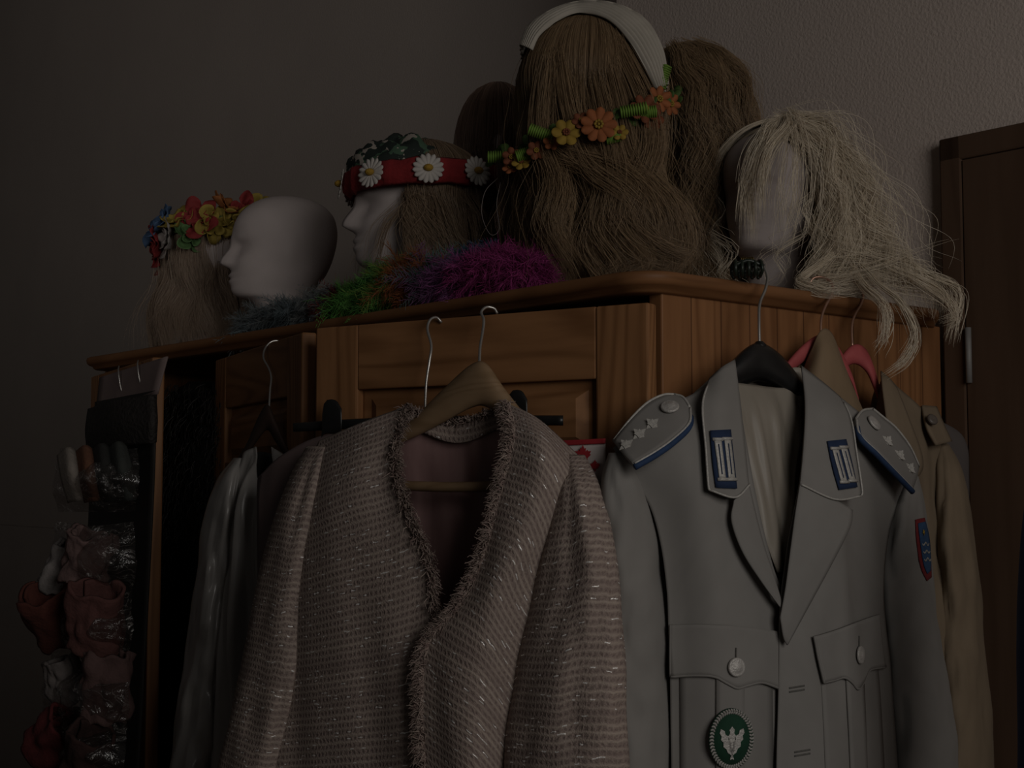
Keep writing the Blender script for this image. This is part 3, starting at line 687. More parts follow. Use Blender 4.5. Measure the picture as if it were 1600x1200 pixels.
# breast badge
c, nn = hit(bv, gp, 1138, 1152, .009)
mb = MB(); mb.lathe(c, nn, [(.005, -.004), (.0255, -.003), (.0255, .0005), (.001, .001)], 40, 1, 1.3); o = mb.build('breast_badge', GREENF, U)
mb = MB(); e1, e2, n_ = frame(nn)
for k in range(52):
    a = 2*pi*k/52
    for rr, ex_, tw in ((.0242, .0314, .6), (.0222, .0291, -.6)):
        q = c+e1*(rr*cos(a))+e2*(ex_*sin(a))+n_*.0010
        R3 = Matrix((e1*cos(a+tw)+e2*sin(a+tw), -e1*sin(a+tw)+e2*cos(a+tw), n_)).transposed()
        mb.ell(q, (.0023, .0013, .0008), 8, 6, R3)
mb.build('wreath_border', SILVERD, o)
lf = [(0, 1), (.16, .86), (.12, .72), (.24, .60), (.16, .46), (.26, .30), (.15, .16), (.16, 0), (.05, -.12), (.03, -.35), (-.03, -.35), (-.05, -.12), (-.16, 0), (-.15, .16), (-.26, .30), (-.16, .46), (-.24, .60), (-.12, .72), (-.16, .86)]
for rot, off, sc in ((0, (0, -.012), .026), (.42, (-.002, -.013), .027), (-.42, (.002, -.013), .027)):
    mb = MB(); mb.poly(c+e1*off[0]+e2*off[1]+n_*.001, nn, [(x*sc*.72, y*sc) for x, y in lf], .0012, rot); mb.build('oak_leaf', SILVERB, o, smooth=False)
# sleeve shield
mb = MB(); mb.grid(decal(bv, gp, [[(1428, 812), (1442, 809)], [(1430, 845), (1449, 838)], [(1436, 885), (1452, 876)], [(1446, 908), (1453, 902)]], 16, 8, .002)); o = mb.build('sleeve_shield', REDF, U, solid=.001)
mb = MB(); mb.grid(decal(bv, gp, [[(1431, 818), (1442, 815)], [(1434, 846), (1448, 840)], [(1439, 880), (1450.5, 873)], [(1445, 897), (1450, 892)]], 14, 6, .0032)); mb.build('shield_field', SKYB, o, solid=.001)
for y in (850, 862, 874):
    mb = MB(); mb.tube([hit(bv, gp, 1436+t*1.2+(y-848)*.13, y+2.5*sin(t*1.2), .0042)[0] for t in range(9)], .0010, 5); mb.build('shield_wave', SILVER, o)
c, nn = hit(bv, gp, 1438, 832, .0042); mb = MB(); mb.poly(c, nn, starpts(.004, 5, .4), .001); mb.build('shield_star', GOLD, o)
# black hanger of the uniform
h = thing('plastic_hanger', gp.L(1188, 570, 0), 'broad black plastic hanger inside the grey uniform jacket', 'hanger')
mb = MB(); mb.grid(bartube(gp, [(1010, 690, -.005, 8, .006), (1080, 645, -.004, 14, .01), (1130, 600, -.003, 22, .014), (1165, 573, -.002, 29, .016), (1190, 566, -.002, 30, .016), (1220, 582, -.002, 28, .016), (1255, 614, -.003, 20, .014), (1320, 668, -.004, 12, .01), (1390, 728, -.005, 7, .006)], 50), wrap=True, caps=True)
mb.build('hanger_body', BLACKP, h)
mb = MB(); mb.lathe(gp.L(1187, 541, -.002), (0, 0, 1), [(.001, -.006), (.008, -.004), (.008, .002), (.004, .006), (.001, .006)], 14); mb.build('hook_collar', BLACKP, h)
mb = MB(); mb.tube(hooks(gp, [(1187, 545, -.002), (1186, 505, -.008), (1187, 475, -.016), (1196, 452, -.026), (1199, 432, -.036), (1190, 414, -.048), (1172, 408, -.058), (1157, 416, -.064), (1153, 430, -.066)]), .0019, 8)
mb.build('hook', METAL, h)

# ------------------------------------------------------------------ tan coats on the wardrobe side
pa = Plane(1283, 540, 1.775, .86, .51)
c = thing('coat', pa.L(1283, 540), 'tan coat with upturned collar directly behind the grey uniform', 'coat')
mb = MB(); mb.grid(patch(pa, [
    [(1216, 640, -.01), (1250, 590, 0), (1268, 548, .01), (1283, 516, .012), (1299, 522, .01), (1316, 565, .0), (1346, 640, -.01)],
    [(1200, 720, 0), (1262, 620, .03), (1290, 585, .035), (1316, 600, .03), (1362, 690, 0)],
    [(1190, 860, .005), (1290, 800, .04), (1370, 840, .01)], [(1190, 1100, .005), (1290, 1100, .045), (1380, 1100, .01)], [(1190, 1500, .005), (1290, 1500, .045), (1390, 1500, .01)]], 60, 30, fold=.008, seed=51)); mb.build('coat_front', TAN, c, solid=.003)
mb = MB(); mb.grid(patch(pa, [[(1216, 640, -.012), (1283, 525, -.012), (1346, 640, -.012)], [(1195, 860, -.02), (1290, 800, -.025), (1370, 840, -.02)], [(1190, 1500, -.02), (1290, 1500, -.025), (1390, 1500, -.02)]], 40, 20)); mb.build('coat_back', TAN, c, solid=.003)
pb = Plane(1335, 560, 1.83, .90, .43)
c = thing('coat', pb.L(1370, 600), 'beige coat with buttoned shoulder strap, outermost on the right', 'coat')
mb = MB(); mb.grid(patch(pb, [
    [(1350, 700, -.005), (1370, 640, .004), (1380, 588, .014), (1402, 606, .014), (1440, 640, .010), (1478, 690, -.004)],
    [(1345, 760, .01), (1388, 690, .035), (1428, 715, .04), (1462, 770, .015)],
    [(1330, 900, .01), (1400, 900, .05), (1478, 900, .02)], [(1330, 1200, .01), (1410, 1200, .05), (1490, 1200, .02)], [(1330, 1560, .01), (1410, 1560, .05), (1495, 1560, .02)]], 60, 30, fold=.014, fx=18, seed=55)); mb.build('coat_front', BEIGE, c, solid=.003)
mb = MB(); mb.grid(patch(pb, [[(1350, 702, -.008), (1380, 598, -.012), (1478, 692, -.008)], [(1330, 900, -.012), (1400, 900, -.015), (1478, 900, -.012)], [(1330, 1560, -.012), (1410, 1560, -.015), (1495, 1560, -.012)]], 40, 20)); mb.build('coat_back', BEIGE, c, solid=.003)
mb = MB(); mb.grid(patch(pb, [[(1376, 580, .018), (1390, 593, .026), (1400, 606, .022)], [(1379, 612, .034), (1397, 640, .044), (1418, 650, .04)], [(1385, 660, .044), (1408, 690, .052), (1440, 712, .046)], [(1392, 705, .046), (1412, 725, .054), (1436, 742, .048)], [(1398, 760, .048), (1400, 764, .05), (1402, 768, .05)]], 30, 12)); mb.build('lapel', BEIGE, c, solid=.003)
bs = ringtube(pb, [(1474, 694, -.01, 8, .014), (1483, 740, 0, 22, .028), (1490, 830, .002, 30, .036), (1499, 940, .002, 34, .038), (1508, 1060, .002, 36, .038), (1514, 1200, .002, 38, .038), (1518, 1420, .002, 38, .036)], 50, 30, fold=.2, seed=58)
mb = MB(); mb.grid(bs, wrap=True); mb.build('sleeve', BEIGE, c, solid=.002)
mb = MB(); mb.grid(patch(pb, [[(1440, 634, .012), (1462, 636, .0)], [(1448, 668, .034), (1474, 664, .014)], [(1462, 696, .036), (1486, 690, .016)]], 14, 8)); o = mb.build('shoulder_strap', BEIGE, c, solid=.004)
mb = MB(); mb.lathe(pb.L(1456, 656, .036), pb.n+Vector((0, 0, .5)), [(.002, 0), (.008, 0), (.008, .002), (.006, .004), (.002, .003)], 18); mb.build('button', mat('horn_button', (.12, .10, .085), rough=.4), o)
pd_ = Plane(1490, 700, 1.925, .9, .43)
c = thing('coat', pd_.L(1480, 700), 'dark mauve coat whose shoulder peeks out behind the beige coat', 'coat')
mb = MB(); mb.grid(ringtube(pd_, [(1440, 650, 0, 14, .008), (1458, 684, 0, 48, .014), (1466, 760, 0, 48, .018), (1468, 900, 0, 46, .018), (1470, 1400, 0, 46, .018)], 40, 24, fold=.05, seed=60), wrap=True, caps=True); mb.build('coat_body', OLIVE, c)
def pinkhanger(pl, arms, hk, label):
    h = thing('velvet_hanger', pl.L(arms[len(arms)//2][0], arms[len(arms)//2][1]), label, 'hanger', 'pink hangers with copper hooks')
    mb = MB(); mb.grid(bartube(pl, arms, 40), wrap=True, caps=True); mb.build('hanger_body', PINKH, h)
    mb = MB(); mb.tube(hooks(pl, hk), .0017, 8); mb.build('hook', COPPER, h, label='copper hook')
pinkhanger(pa, [(1205, 606, -.004, 6, .005), (1232, 574, -.004, 11, .006), (1258, 550, -.004, 14, .007), (1283, 536, -.004, 13, .007), (1308, 552, -.004, 13, .007), (1330, 590, -.004, 9, .006), (1342, 628, -.004, 6, .005)],
           [(1283, 530, -.004), (1283, 500, -.010), (1290, 478, -.018), (1300, 460, -.026), (1300, 444, -.034), (1288, 434, -.044), (1272, 434, -.052), (1263, 446, -.056)], 'pink hanger inside the tan coat, its copper hook nearer the uniform')
pinkhanger(pb, [(1290, 610, -.004, 8, .005), (1310, 575, -.003, 12, .006), (1332, 554, -.002, 15, .007), (1352, 562, .0, 18, .007), (1366, 592, .002, 18, .007), (1374, 618, .002, 16, .006), (1384, 650, -.002, 9, .005)],
           [(1332, 545, -.002), (1331, 510, -.010), (1336, 492, -.018), (1346, 474, -.026), (1348, 458, -.034), (1336, 444, -.044), (1318, 442, -.052), (1306, 452, -.056)], 'pink hanger inside the beige coat, its copper hook farther right')

# blue garment at the right edge
pr = Plane(1640, 900, 1.45, 1, 0)
b = MB(); b.grid(ringtube(pr, [(1640, 640, 0, 8, .02), (1640, 720, 0, 28, .05), (1640, 850, 0, 46, .06), (1640, 1000, 0, 52, .06), (1640, 1160, 0, 50, .06), (1640, 1500, 0, 50, .06)], 40, 28, fold=.04), wrap=True, caps=True)
tag(b.build('blue_garment', NAVY), 'deep blue garment showing as a thin sliver at the right edge', 'garment')

# ------------------------------------------------------------------ silver satin jacket on the middle door
ps = Plane(412, 700, 2.05, .80, -.60)
b = thing('satin_jacket', ps.L(405, 700), 'silver grey satin jacket left of the tweed jacket', 'jacket')
mb = MB(); mb.grid(patch(ps, [[(372, 716, -.004), (385, 704, .008), (400, 698, .006)], [(352, 770, .015), (378, 760, .04), (404, 750, .03)], [(345, 860, .02), (380, 850, .05), (410, 840, .04)], [(338, 1000, .02), (380, 1000, .05), (412, 1000, .04)], [(328, 1250, .02), (380, 1250, .05), (412, 1250, .04)], [(325, 1450, .02), (380, 1450, .05), (412, 1450, .04)]], 70, 40, fold=.03, fx=34, fz=2, seed=71)); mb.build('front_panel', SATIN, b, solid=.002)
mb = MB(); mb.grid(patch(ps, [[(424, 698, .006), (440, 708, .008), (470, 730, -.004)], [(430, 760, .03), (455, 770, .04), (480, 790, .015)], [(425, 1000, .04), (460, 1000, .05), (500, 1000, .02)], [(425, 1450, .04), (460, 1450, .05), (505, 1450, .02)]], 60, 34, fold=.024, fx=34, fz=2, seed=73)); mb.build('front_panel', SATIN, b, solid=.002)
mb = MB(); mb.grid(patch(ps, [[(372, 718, -.008), (412, 706, -.02), (470, 732, -.008)], [(345, 860, -.01), (412, 850, -.03), (485, 860, -.01)], [(325, 1450, -.01), (412, 1450, -.03), (505, 1450, -.01)]], 40, 24)); mb.build('back_panel', mat('satin_inside', (.03, .027, .025)), b, solid=.002)
mb = MB(); mb.grid(ringtube(ps, [(374, 716, -.006, 8, .012), (358, 752, .0, 20, .03), (344, 820, .004, 26, .036), (332, 920, .006, 28, .038), (318, 1040, .008, 30, .038), (302, 1180, .01, 33, .038), (285, 1380, .01, 32, .036)], 80, 40, fold=.26, seed=75), wrap=True); mb.build('sleeve', SATIN, b, solid=.002)
h = thing('hanger', ps.L(420, 690, 0), 'dark hanger with a thin wire hook inside the silver satin jacket', 'hanger')
mb = MB(); mb.grid(bartube(ps, [(366, 728, -.004, 5, .004), (385, 704, -.003, 10, .006), (404, 668, -.002, 18, .008), (418, 652, -.002, 20, .009), (430, 672, -.002, 18, .008), (448, 706, -.003, 10, .006), (468, 738, -.004, 5, .004)], 40), wrap=True, caps=True); mb.build('hanger_body', mat('dark_hanger_wood', (.035, .018, .012)), h)
mb = MB(); mb.tube(hooks(ps, [(420, 648, -.002), (422, 610, -.012), (424, 590, -.02), (420, 575, -.03), (412, 560, -.04), (414, 545, -.05), (424, 534, -.06), (436, 533, -.07), (441, 540, -.075)]), .0016, 8); mb.build('hook', METAL, h)

# ------------------------------------------------------------------ hanging organizer with soft things in its pockets
og = thing('hanging_organizer', P(170, 900, 2.4), 'clear pocketed hanging organizer on the far left wardrobe door', 'organizer')
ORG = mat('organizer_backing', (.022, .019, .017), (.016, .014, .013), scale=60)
def Pp(rows, nr=30, nc=20):
    R = np.array([crs([P(*q) for q in r], nc) for r in rows]); return np.stack([crs(R[:, j], nr) for j in range(nc)], 1)
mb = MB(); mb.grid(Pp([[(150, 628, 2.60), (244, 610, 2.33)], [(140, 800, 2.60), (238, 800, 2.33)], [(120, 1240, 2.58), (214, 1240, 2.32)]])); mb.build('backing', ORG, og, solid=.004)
mb = MB(); mb.grid(Pp([[(156, 590, 2.60), (262, 557, 2.31)], [(152, 632, 2.60), (246, 616, 2.32)]], 8, 12)); mb.build('top_strip', mat('organizer_strip', (.22, .165, .155), (.18, .135, .13), scale=20), og, solid=.003)
for x, y, yy in ((186, 580, 2.50), (216, 571, 2.42)):
    mb = MB(); mb.tube(crs([P(x, y-8, yy+.01), P(x-1, y, yy-.012), P(x+2, y+22, yy-.016), P(x+8, y+44, yy-.018)], 12), .0014, 6); mb.build('hook', METAL, og)
for k, (y0, y1) in enumerate(((700, 800), (815, 935), (935, 1030), (1035, 1150), (1120, 1250))):
    s = k*6
    mb = MB(); mb.grid(Pp([[(95-s, y0, 2.40), (150-s, y0+6, 2.30), (215-s*.8, y0, 2.27)], [(82-s, (y0+y1)/2, 2.38), (150-s, (y0+y1)/2, 2.21), (216-s*.8, (y0+y1)/2, 2.20)], [(92-s, y1, 2.42), (150-s, y1, 2.32), (210-s*.8, y1, 2.28)]], 40, 34))
    for i, v in enumerate(mb.v):
        q = Vector(v); mb.v[i] = tuple(q+Vector((0, -1, 0))*(.016*noise.noise(q*26)+.010*noise.noise(q*60)))
    mb.build('pocket', VINYL, og)
def roll(label, cx, cy, Y, r, hgt, turns, m, tilt, name='felt_roll', cat='roll', flare=1.0, crumple=.16):
    """loosely rolled soft cloth, open at the top"""
    G = []
    n = 60
    for i in range(22):
        z = i/21
        row = []
        for j in range(n):
            t = 2*pi*turns*j/(n-1); rr = r*(1+(flare-1)*z)*(1-.2*j/(n-1)*turns)
            rr *= 1+crumple*(noise.noise((cos(t)*1.3, sin(t)*1.3, z*2+cx))+.6*noise.noise((cos(t)*3, sin(t)*3, z*4+cx)))
            zz = (z-.5)*hgt*(1+.35*noise.noise((cos(t)*1.2+cx, sin(t)*1.2, 2)))
            row.append((rr*cos(t+2), rr*sin(t+2)*.8, zz))
        G.append(row)
    M = Matrix.Translation(P(cx, cy, Y)) @ Matrix.Rotation(tilt[1], 4, 'Y') @ Matrix.Rotation(tilt[0], 4, 'X')
    G = np.array([[tuple(M @ Vector(q)) for q in row] for row in G])
    mb = MB(); mb.grid(G); return tag(mb.build(name, m, solid=.005), label, cat)
def fm(name, c): return mat(name, c, tuple(x*.75 for x in c), rough=.95, scale=60, bump=.4)
roll('rust red rolled felt sticking out left in the organizer', 84, 962, 2.34, .042, .10, 1.15, fm('rust_felt', (.105, .032, .023)), (.5, -.25), flare=1.15, crumple=.18)
roll('dusty pink felt cup beside the rust red roll in the organizer', 152, 966, 2.25, .048, .105, 1.08, fm('pink_felt', (.14, .06, .053)), (.4, .15), flare=.9, crumple=.24)
roll('pink lace bundle in the organizer above the felt cup', 138, 872, 2.29, .038, .085, 1.3, fm('pink_lace', (.18, .115, .107)), (.2, .2), 'lace_bundle', 'lace', crumple=.45)
roll('white folded cloth in the organizer left of the pink lace', 98, 890, 2.35, .028, .08, 1.2, fm('white_cotton', (.27, .245, .235)), (.2, .5), 'folded_cloth', 'cloth', crumple=.4)
roll('red felt roll at the bottom of the organizer', 92, 1160, 2.32, .045, .085, 1.1, fm('red_felt', (.11, .02, .021)), (.5, .9), flare=1.1, crumple=.25)
roll('pale pink bundle in a crinkled pocket near the bottom', 166, 1070, 2.25, .040, .11, 1.2, fm('pale_pink', (.14, .082, .076)), (.2, .1), 'cloth_bundle', 'cloth', crumple=.45)
roll('white crumpled bundle in the organizer under the rust red roll', 104, 1062, 2.34, .030, .08, 1.2, fm('crumpled_white', (.20, .175, .165)), (.2, -.3), 'cloth_bundle', 'cloth', crumple=.5)
roll('dark brown felt roll at the bottom beside the red felt', 140, 1180, 2.24, .040, .09, 1.1, fm('brown_felt', (.05, .025, .022)), (.5, .3), crumple=.25)
for k, (c, lab) in enumerate((((.27, .235, .205), 'cream folded band at the top left of the organizer'), ((.16, .072, .042), 'rust orange folded band next to the cream one'), ((.03, .03, .028), 'black folded band in the top pocket'), ((.05, .055, .05), 'dark green folded band right in the top pocket'))):
    x = 104+k*26
    mb = MB(); mb.grid(Pp([[(x-13, 712-k*3, 2.34-k*.022), (x+2, 700-k*3, 2.30-k*.022), (x+14, 706-k*3, 2.31-k*.022)], [(x-6, 750-k*2, 2.31-k*.022), (x+8, 740-k*2, 2.27-k*.022), (x+24, 742-k*2, 2.29-k*.022)], [(x+4, 785, 2.33-k*.022), (x+18, 782, 2.30-k*.022), (x+30, 780, 2.31-k*.022)]], 16, 12))
    tag(mb.build('folded_band', fm('band_cloth_%d' % k, c), solid=.006), lab, 'cloth', 'folded bands in the top pocket')
mb = MB(); mb.grid(Pp([[(142, 640, 2.50), (180, 628, 2.36), (240, 618, 2.28)], [(138, 672, 2.48), (185, 662, 2.33), (242, 655, 2.26)], [(140, 700, 2.50), (185, 695, 2.35), (240, 692, 2.27)]], 20, 24))
tag(mb.build('knit_scarf', mat('black_knit', (.016, .013, .012), (.03, .026, .024), scale=120, bump=1, bscale=150), solid=.012), 'black knitted scarf folded at the top of the organizer', 'scarf')

# ------------------------------------------------------------------ mannequin heads
def g(x, s): return math.exp(-(x/s)**2/2)
def head_mesh(neck=0.0):
    S = [(0, .058, -.072, .066), (.012, .056, -.07, .063), (.035, .044, -.056, .05), (.06, .04, -.054, .047), (.082, .052, -.056, .048), (.092, .078, -.058, .050), (.103, .087, -.064, .053), (.12, .090, -.076, .060), (.14, .091, -.09, .066), (.165, .089, -.101, .072), (.19, .085, -.108, .077), (.215, .089, -.112, .080), (.24, .088, -.111, .080), (.262, .078, -.104, .074), (.28, .06, -.088, .061), (.292, .038, -.066, .043), (.299, .012, -.036, .02), (.3, 0, -.02, .008)]
    Q = crs(S, 96); G = []
    for z, f_, b_, w_ in Q:
        row = []
        for j in range(72):
            t = 2*pi*j/72; cx = (f_+b_)/2; hx = (f_-b_)/2
            x = cx+hx*cos(t); y = w_*sin(t)
            if cos(t) > 0:
                nz = g(z-.160, .030 if z > .160 else .0065)
                x += .026*g(y, .0085+.004*max(0, (.18-z)/.03))*nz
                x += .007*g(y, .017)*(g(z-.134, .0048)+.9*g(z-.1225, .005))-.004*g(y, .02)*g(z-.1285, .0022)
                x -= .011*(g(y-.031, .014)+g(y+.031, .014))*g(z-.189, .010)
                x += .005*(g(y-.032, .009)+g(y+.032, .009))*g(z-.187, .006)
                x += .005*g(y, .018)*g(z-.104, .010)+.003*g(abs(y)-.028, .012)*g(z-.206, .006)
                x += .004*g(abs(y)-.045, .014)*g(z-.155, .016)
            if abs(sin(t)) > .6:
                y += math.copysign(.007*g(x+.012, .012)*g(z-.172, .020), y)
            row.append((x, y, z-(neck if z < .02 else 0)))
        G.append(row)
    me_b = MB(); me_b.grid(np.array(G), wrap=True, caps=True); return me_b
def place_head(pos, fdir, s, label=None, parent=None, neck=0):
    a = math.atan2(fdir[1], fdir[0]); M = Matrix.Translation(pos) @ Matrix.Rotation(a, 4, 'Z') @ Matrix.Diagonal((s*1.04, s, s, 1))
    mb = head_mesh(neck); mb.v = [tuple(M @ Vector(v)) for v in mb.v]
    if parent: return mb.build('head_form', FOAM, parent)
    return tag(mb.build('mannequin_head', FOAM), label, 'mannequin head', 'white foam mannequin heads')

# ------------------------------------------------------------------ wigs
def wig_paths(c, fdir, R, n, zend, flare=.1, wave=.004, freq=2, gap=.6, K=18, ncl=30, zr=.03, seed=1, ts=.42, clm=.35, th1=100, jit=.0035, fly=.04, crimp=False, fine=.08, topw=.25):
    r = np.random.default_rng(seed); t = np.linspace(0, 1, K)[None]
    ph0 = r.uniform(-pi, pi, n)[:, None]; A = r.uniform(0, 6.28, 12)
    def lock(m): return np.floor((ph0+pi)/(2*pi)*m+.5*r.normal(0, 1, (n, 1)))
    c1 = lock(ncl); c2 = lock(ncl*4)
    k1 = r.normal(0, 1, ncl+20)[np.clip(c1+8, 0, ncl+19).astype(int)]
    layer = r.uniform(-1, 1, n)[:, None]
    phs = 1.7*np.sin(2*ph0+A[0])+1.2*np.sin(5*ph0+A[1])+.45*k1+.4*layer+.10*r.normal(0, 1, (n, 1))
    crr = .7*np.sin(7*ph0+A[2])+.5*np.sin(13*ph0+A[3])+.5*k1
    ph1c = -pi+(c1+.5)*2*pi/ncl; ph2c = -pi+(c2+.5)*2*pi/(ncl*4)
    tt = np.clip(t/ts, 0, 1); s = np.clip((t-ts)/(1-ts), 0, 1)
    th = np.radians(4+(th1-4)*tt)
    def clampgap(p): return np.sign(p)*np.maximum(np.abs(p), gap*(1+.08*np.sin(p*7)))
    sm = tt*tt*(3-2*tt)
    ph = ph0+(clampgap(ph0)-ph0)*sm+.05*np.sin(3*tt+phs)*tt
    ph = ph+(clampgap(ph2c)-clampgap(ph0))*(fine*np.clip(t*1.5, 0, 1))+(clampgap(ph1c)-clampgap(ph0))*(clm*s)
    fl = (r.random((n, 1)) < fly)*r.normal(0, 1, (n, 1))
    lump = .025*np.sin(3*ph0+A[5]+4*tt)+.02*np.sin(6*ph0+A[6]-5*tt)
    rho = 1+layer*.03+lump*tt+flare*s**1.3*(1+.4*crr)+.06*np.abs(fl)*tt*t
    zeq = R[2]*cos(radians(th1)); ze = zend+zr*(.7*k1+.5*np.sin(9*ph0+A[4]))+r.normal(0, zr*.7, (n, 1))-c[2]
    ze = np.maximum(ze, ZT+.004-c[2])
    x = R[0]*np.sin(th)*np.cos(ph)*rho; y = R[1]*np.sin(th)*np.sin(ph)*rho
    z = np.where(s > 0, zeq-(zeq-ze)*s, R[2]*np.cos(th)*(1+layer*.03))
    if crimp: env = np.clip((t-.10)*3, 0, 1); arg = 2*pi*freq*t+phs*.7
    else: env = np.minimum(1, topw*tt+s*2); arg = 2*pi*freq*s+phs
    wv = wave*np.sin(arg)*env; wr_ = wave*np.cos(arg*.9+1)*env*.8
    x = x-np.sin(ph)*wv+np.cos(ph)*wr_; y = y+np.cos(ph)*wv+np.sin(ph)*wr_
    J1, J2, J3 = r.normal(0, 1, (3, n, 1)); w1 = r.uniform(2, 5, (n, 1))
    x = x+jit*J1*np.sin(w1*t+J2)*t+.02*fl*t*t; y = y+jit*J2*np.sin(w1*t+J3)*t+.02*fl*J1*t*t
    a = math.atan2(fdir[1], fdir[0])
    return np.stack([c[0]+x*cos(a)-y*sin(a), c[1]+x*sin(a)+y*cos(a), c[2]+z], 2)
def cap_grid(c, fdir, R, zend, flare, gap, k=.93, th1=100):
    a = math.atan2(fdir[1], fdir[0]); G = []
    for i in range(20):
        row = []
        for j in range(41):
            w = -1+2*j/40
            th = radians(3+(th1-3)*min(1, i/11)); s = max(0, (i-11)/8)
            gg = gap*min(1, max(0, (i-4)/6)); ph = pi-w*(pi-gg)
            rho = k+flare*.6*s
            x = R[0]*sin(th)*cos(ph)*rho; y = R[1]*sin(th)*sin(ph)*rho; z = R[2]*cos(th)*k
            if s > 0: zz = R[2]*cos(radians(th1))*k; z = zz-(zz-(zend+.03-c[2]))*s
            row.append((c[0]+x*cos(a)-y*sin(a), c[1]+x*sin(a)+y*cos(a), c[2]+z))
        G.append(row)
    return np.array(G)
def guide_hair(guides, n, spread, wave=.003, freq=2, K=30, seed=5, coh=.2):
    """locks that follow hand drawn guide curves (world points)"""
    r = np.random.default_rng(seed); out = []
    t = np.linspace(0, 1, K)[:, None]
    for gd in guides:
        base = crs(gd, K); ph = r.uniform(0, 6)
        subs = r.normal(0, 1, (7, 3)); sph = r.uniform(-.6, .6, 7)
        for k in range(n):
            q_ = r.integers(0, 7); o = (subs[q_]*.7+r.normal(0, .6, 3))*spread; w = r.normal(0, 1, 3); e = r.uniform(.78, 1.0)
            b2 = np.array([np.interp(t[:, 0]*e, t[:, 0], base[:, q]) for q in range(3)]).T
            out.append(b2+o*(1-.35*t)*(.5+t)+np.array([1, .3, .5])*wave*np.sin(2*pi*freq*t+ph+sph[q_]+coh*w[0])*(.2+.8*t)+w*spread*.2*np.sin(2.2*pi*t+w[1]))
    return np.array(out)
VXn = np.array(VX); C0n = np.array(C0)
def keep_off_wall(pth, lim=.605):
    b = (pth-C0n) @ VXn
    return pth-np.maximum(0, b-lim)[..., None]*VXn
def make_wig(label, c, fdir, R, n, zend, m, cap_m, extra=None, head=None, rad=.00029, capgap=None, **k):
    w = thing('wig', (c[0], c[1], ZT), label, 'wig', 'wigs on the wardrobe top')
    pth = wig_paths(c, fdir, R, n, zend, **k); K = pth.shape[1]
    if extra is not None:
        ex = np.array([crs(q, K) for q in extra]); pth = np.concatenate([pth, ex])
    pth = keep_off_wall(pth)
    rr = rad*np.concatenate([np.ones(K-6), np.linspace(1, .2, 6)])
    strand_mesh('hair', pth, rr, m, w)
    mb = MB(); mb.grid(keep_off_wall(cap_grid(c, fdir, R, zend, k.get('flare', .1), capgap or k.get('gap', .6), th1=k.get('th1', 100)))); mb.build('wig_cap', cap_m, w)
    return w
def on_ell(px, py, c, R, yo=0):
    """where the line of sight meets an ellipsoid (or its outline, if it misses)"""
    d = ray(px, py); S = Vector((1/R[0], 1/R[1], 1/R[2]))
    o2 = Vector(((CAM-c)[i]*S[i] for i in range(3))); d2 = Vector((d[i]*S[i] for i in range(3)))
    A = d2.dot(d2); B = o2.dot(d2); Cc = o2.dot(o2)-1; D = B*B-A*Cc
    t = (-B-math.sqrt(D))/A if D > 0 else -B/A
    q = (o2+d2*t)
    if D <= 0: q.normalize()
    return Vector((c[i]+q[i]*R[i] for i in range(3)))
S = .89
# bare head
pos = T(434, .10); place_head(pos, (-.97, -.22), S, 'bare white foam head in profile facing left')
# head with daisies
pD = T(646, .10); fD = (-.985, -.17); SD = .96; place_head(pD, fD, SD, 'white foam head facing left under the daisy crown')
cD = pD+Vector((.014, 0, .215*SD))
ASH = hairmat('ash_blond_hair', (.25, .17, .108), (.38, .275, .185)); ASHC = mat('ash_cap', (.24, .165, .105))
exA = guide_hair([[pD+Vector((.03, -.085, .20)), pD+Vector((.05, -.095, .14)), pD+Vector((.075, -.09, .10)), pD+Vector((.10, -.07, .08))], [pD+Vector((.0, -.09, .19)), pD+Vector((.02, -.10, .14)), pD+Vector((.05, -.10, .10)), pD+Vector((.09, -.09, .07))], [pD+Vector((.07, -.06, .20)), pD+Vector((.10, -.06, .14)), pD+Vector((.115, -.05, .09)), pD+Vector((.12, -.04, .05))]], 420, .013, .006, 1.2, seed=41)
make_wig('ash blond wig under the red daisy crown', cD, fD, (.108, .093, .086), 7500, ZT+.075, ASH, ASHC, extra=exA, flare=.10, wave=.009, freq=1.2, gap=1.42, zr=.03, seed=11, th1=94)
# left wig under the garland
pL = T(314, .12); fL = (-.5, .85)
cL = pL+Vector((0, 0, .215))
DBL = hairmat('dark_blond_hair', (.33, .235, .17), (.50, .385, .29)); DBLC = mat('dark_blond_cap', (.32, .23, .17))
w = make_wig('straight dark blond wig farthest left, under the colourful flower garland', cL, fL, (.098, .085, .082), 8000, ZT+.012, DBL, DBLC, flare=.16, wave=.011, freq=1.3, gap=.7, zr=.012, seed=12)
place_head(pL, fL, S, parent=w)
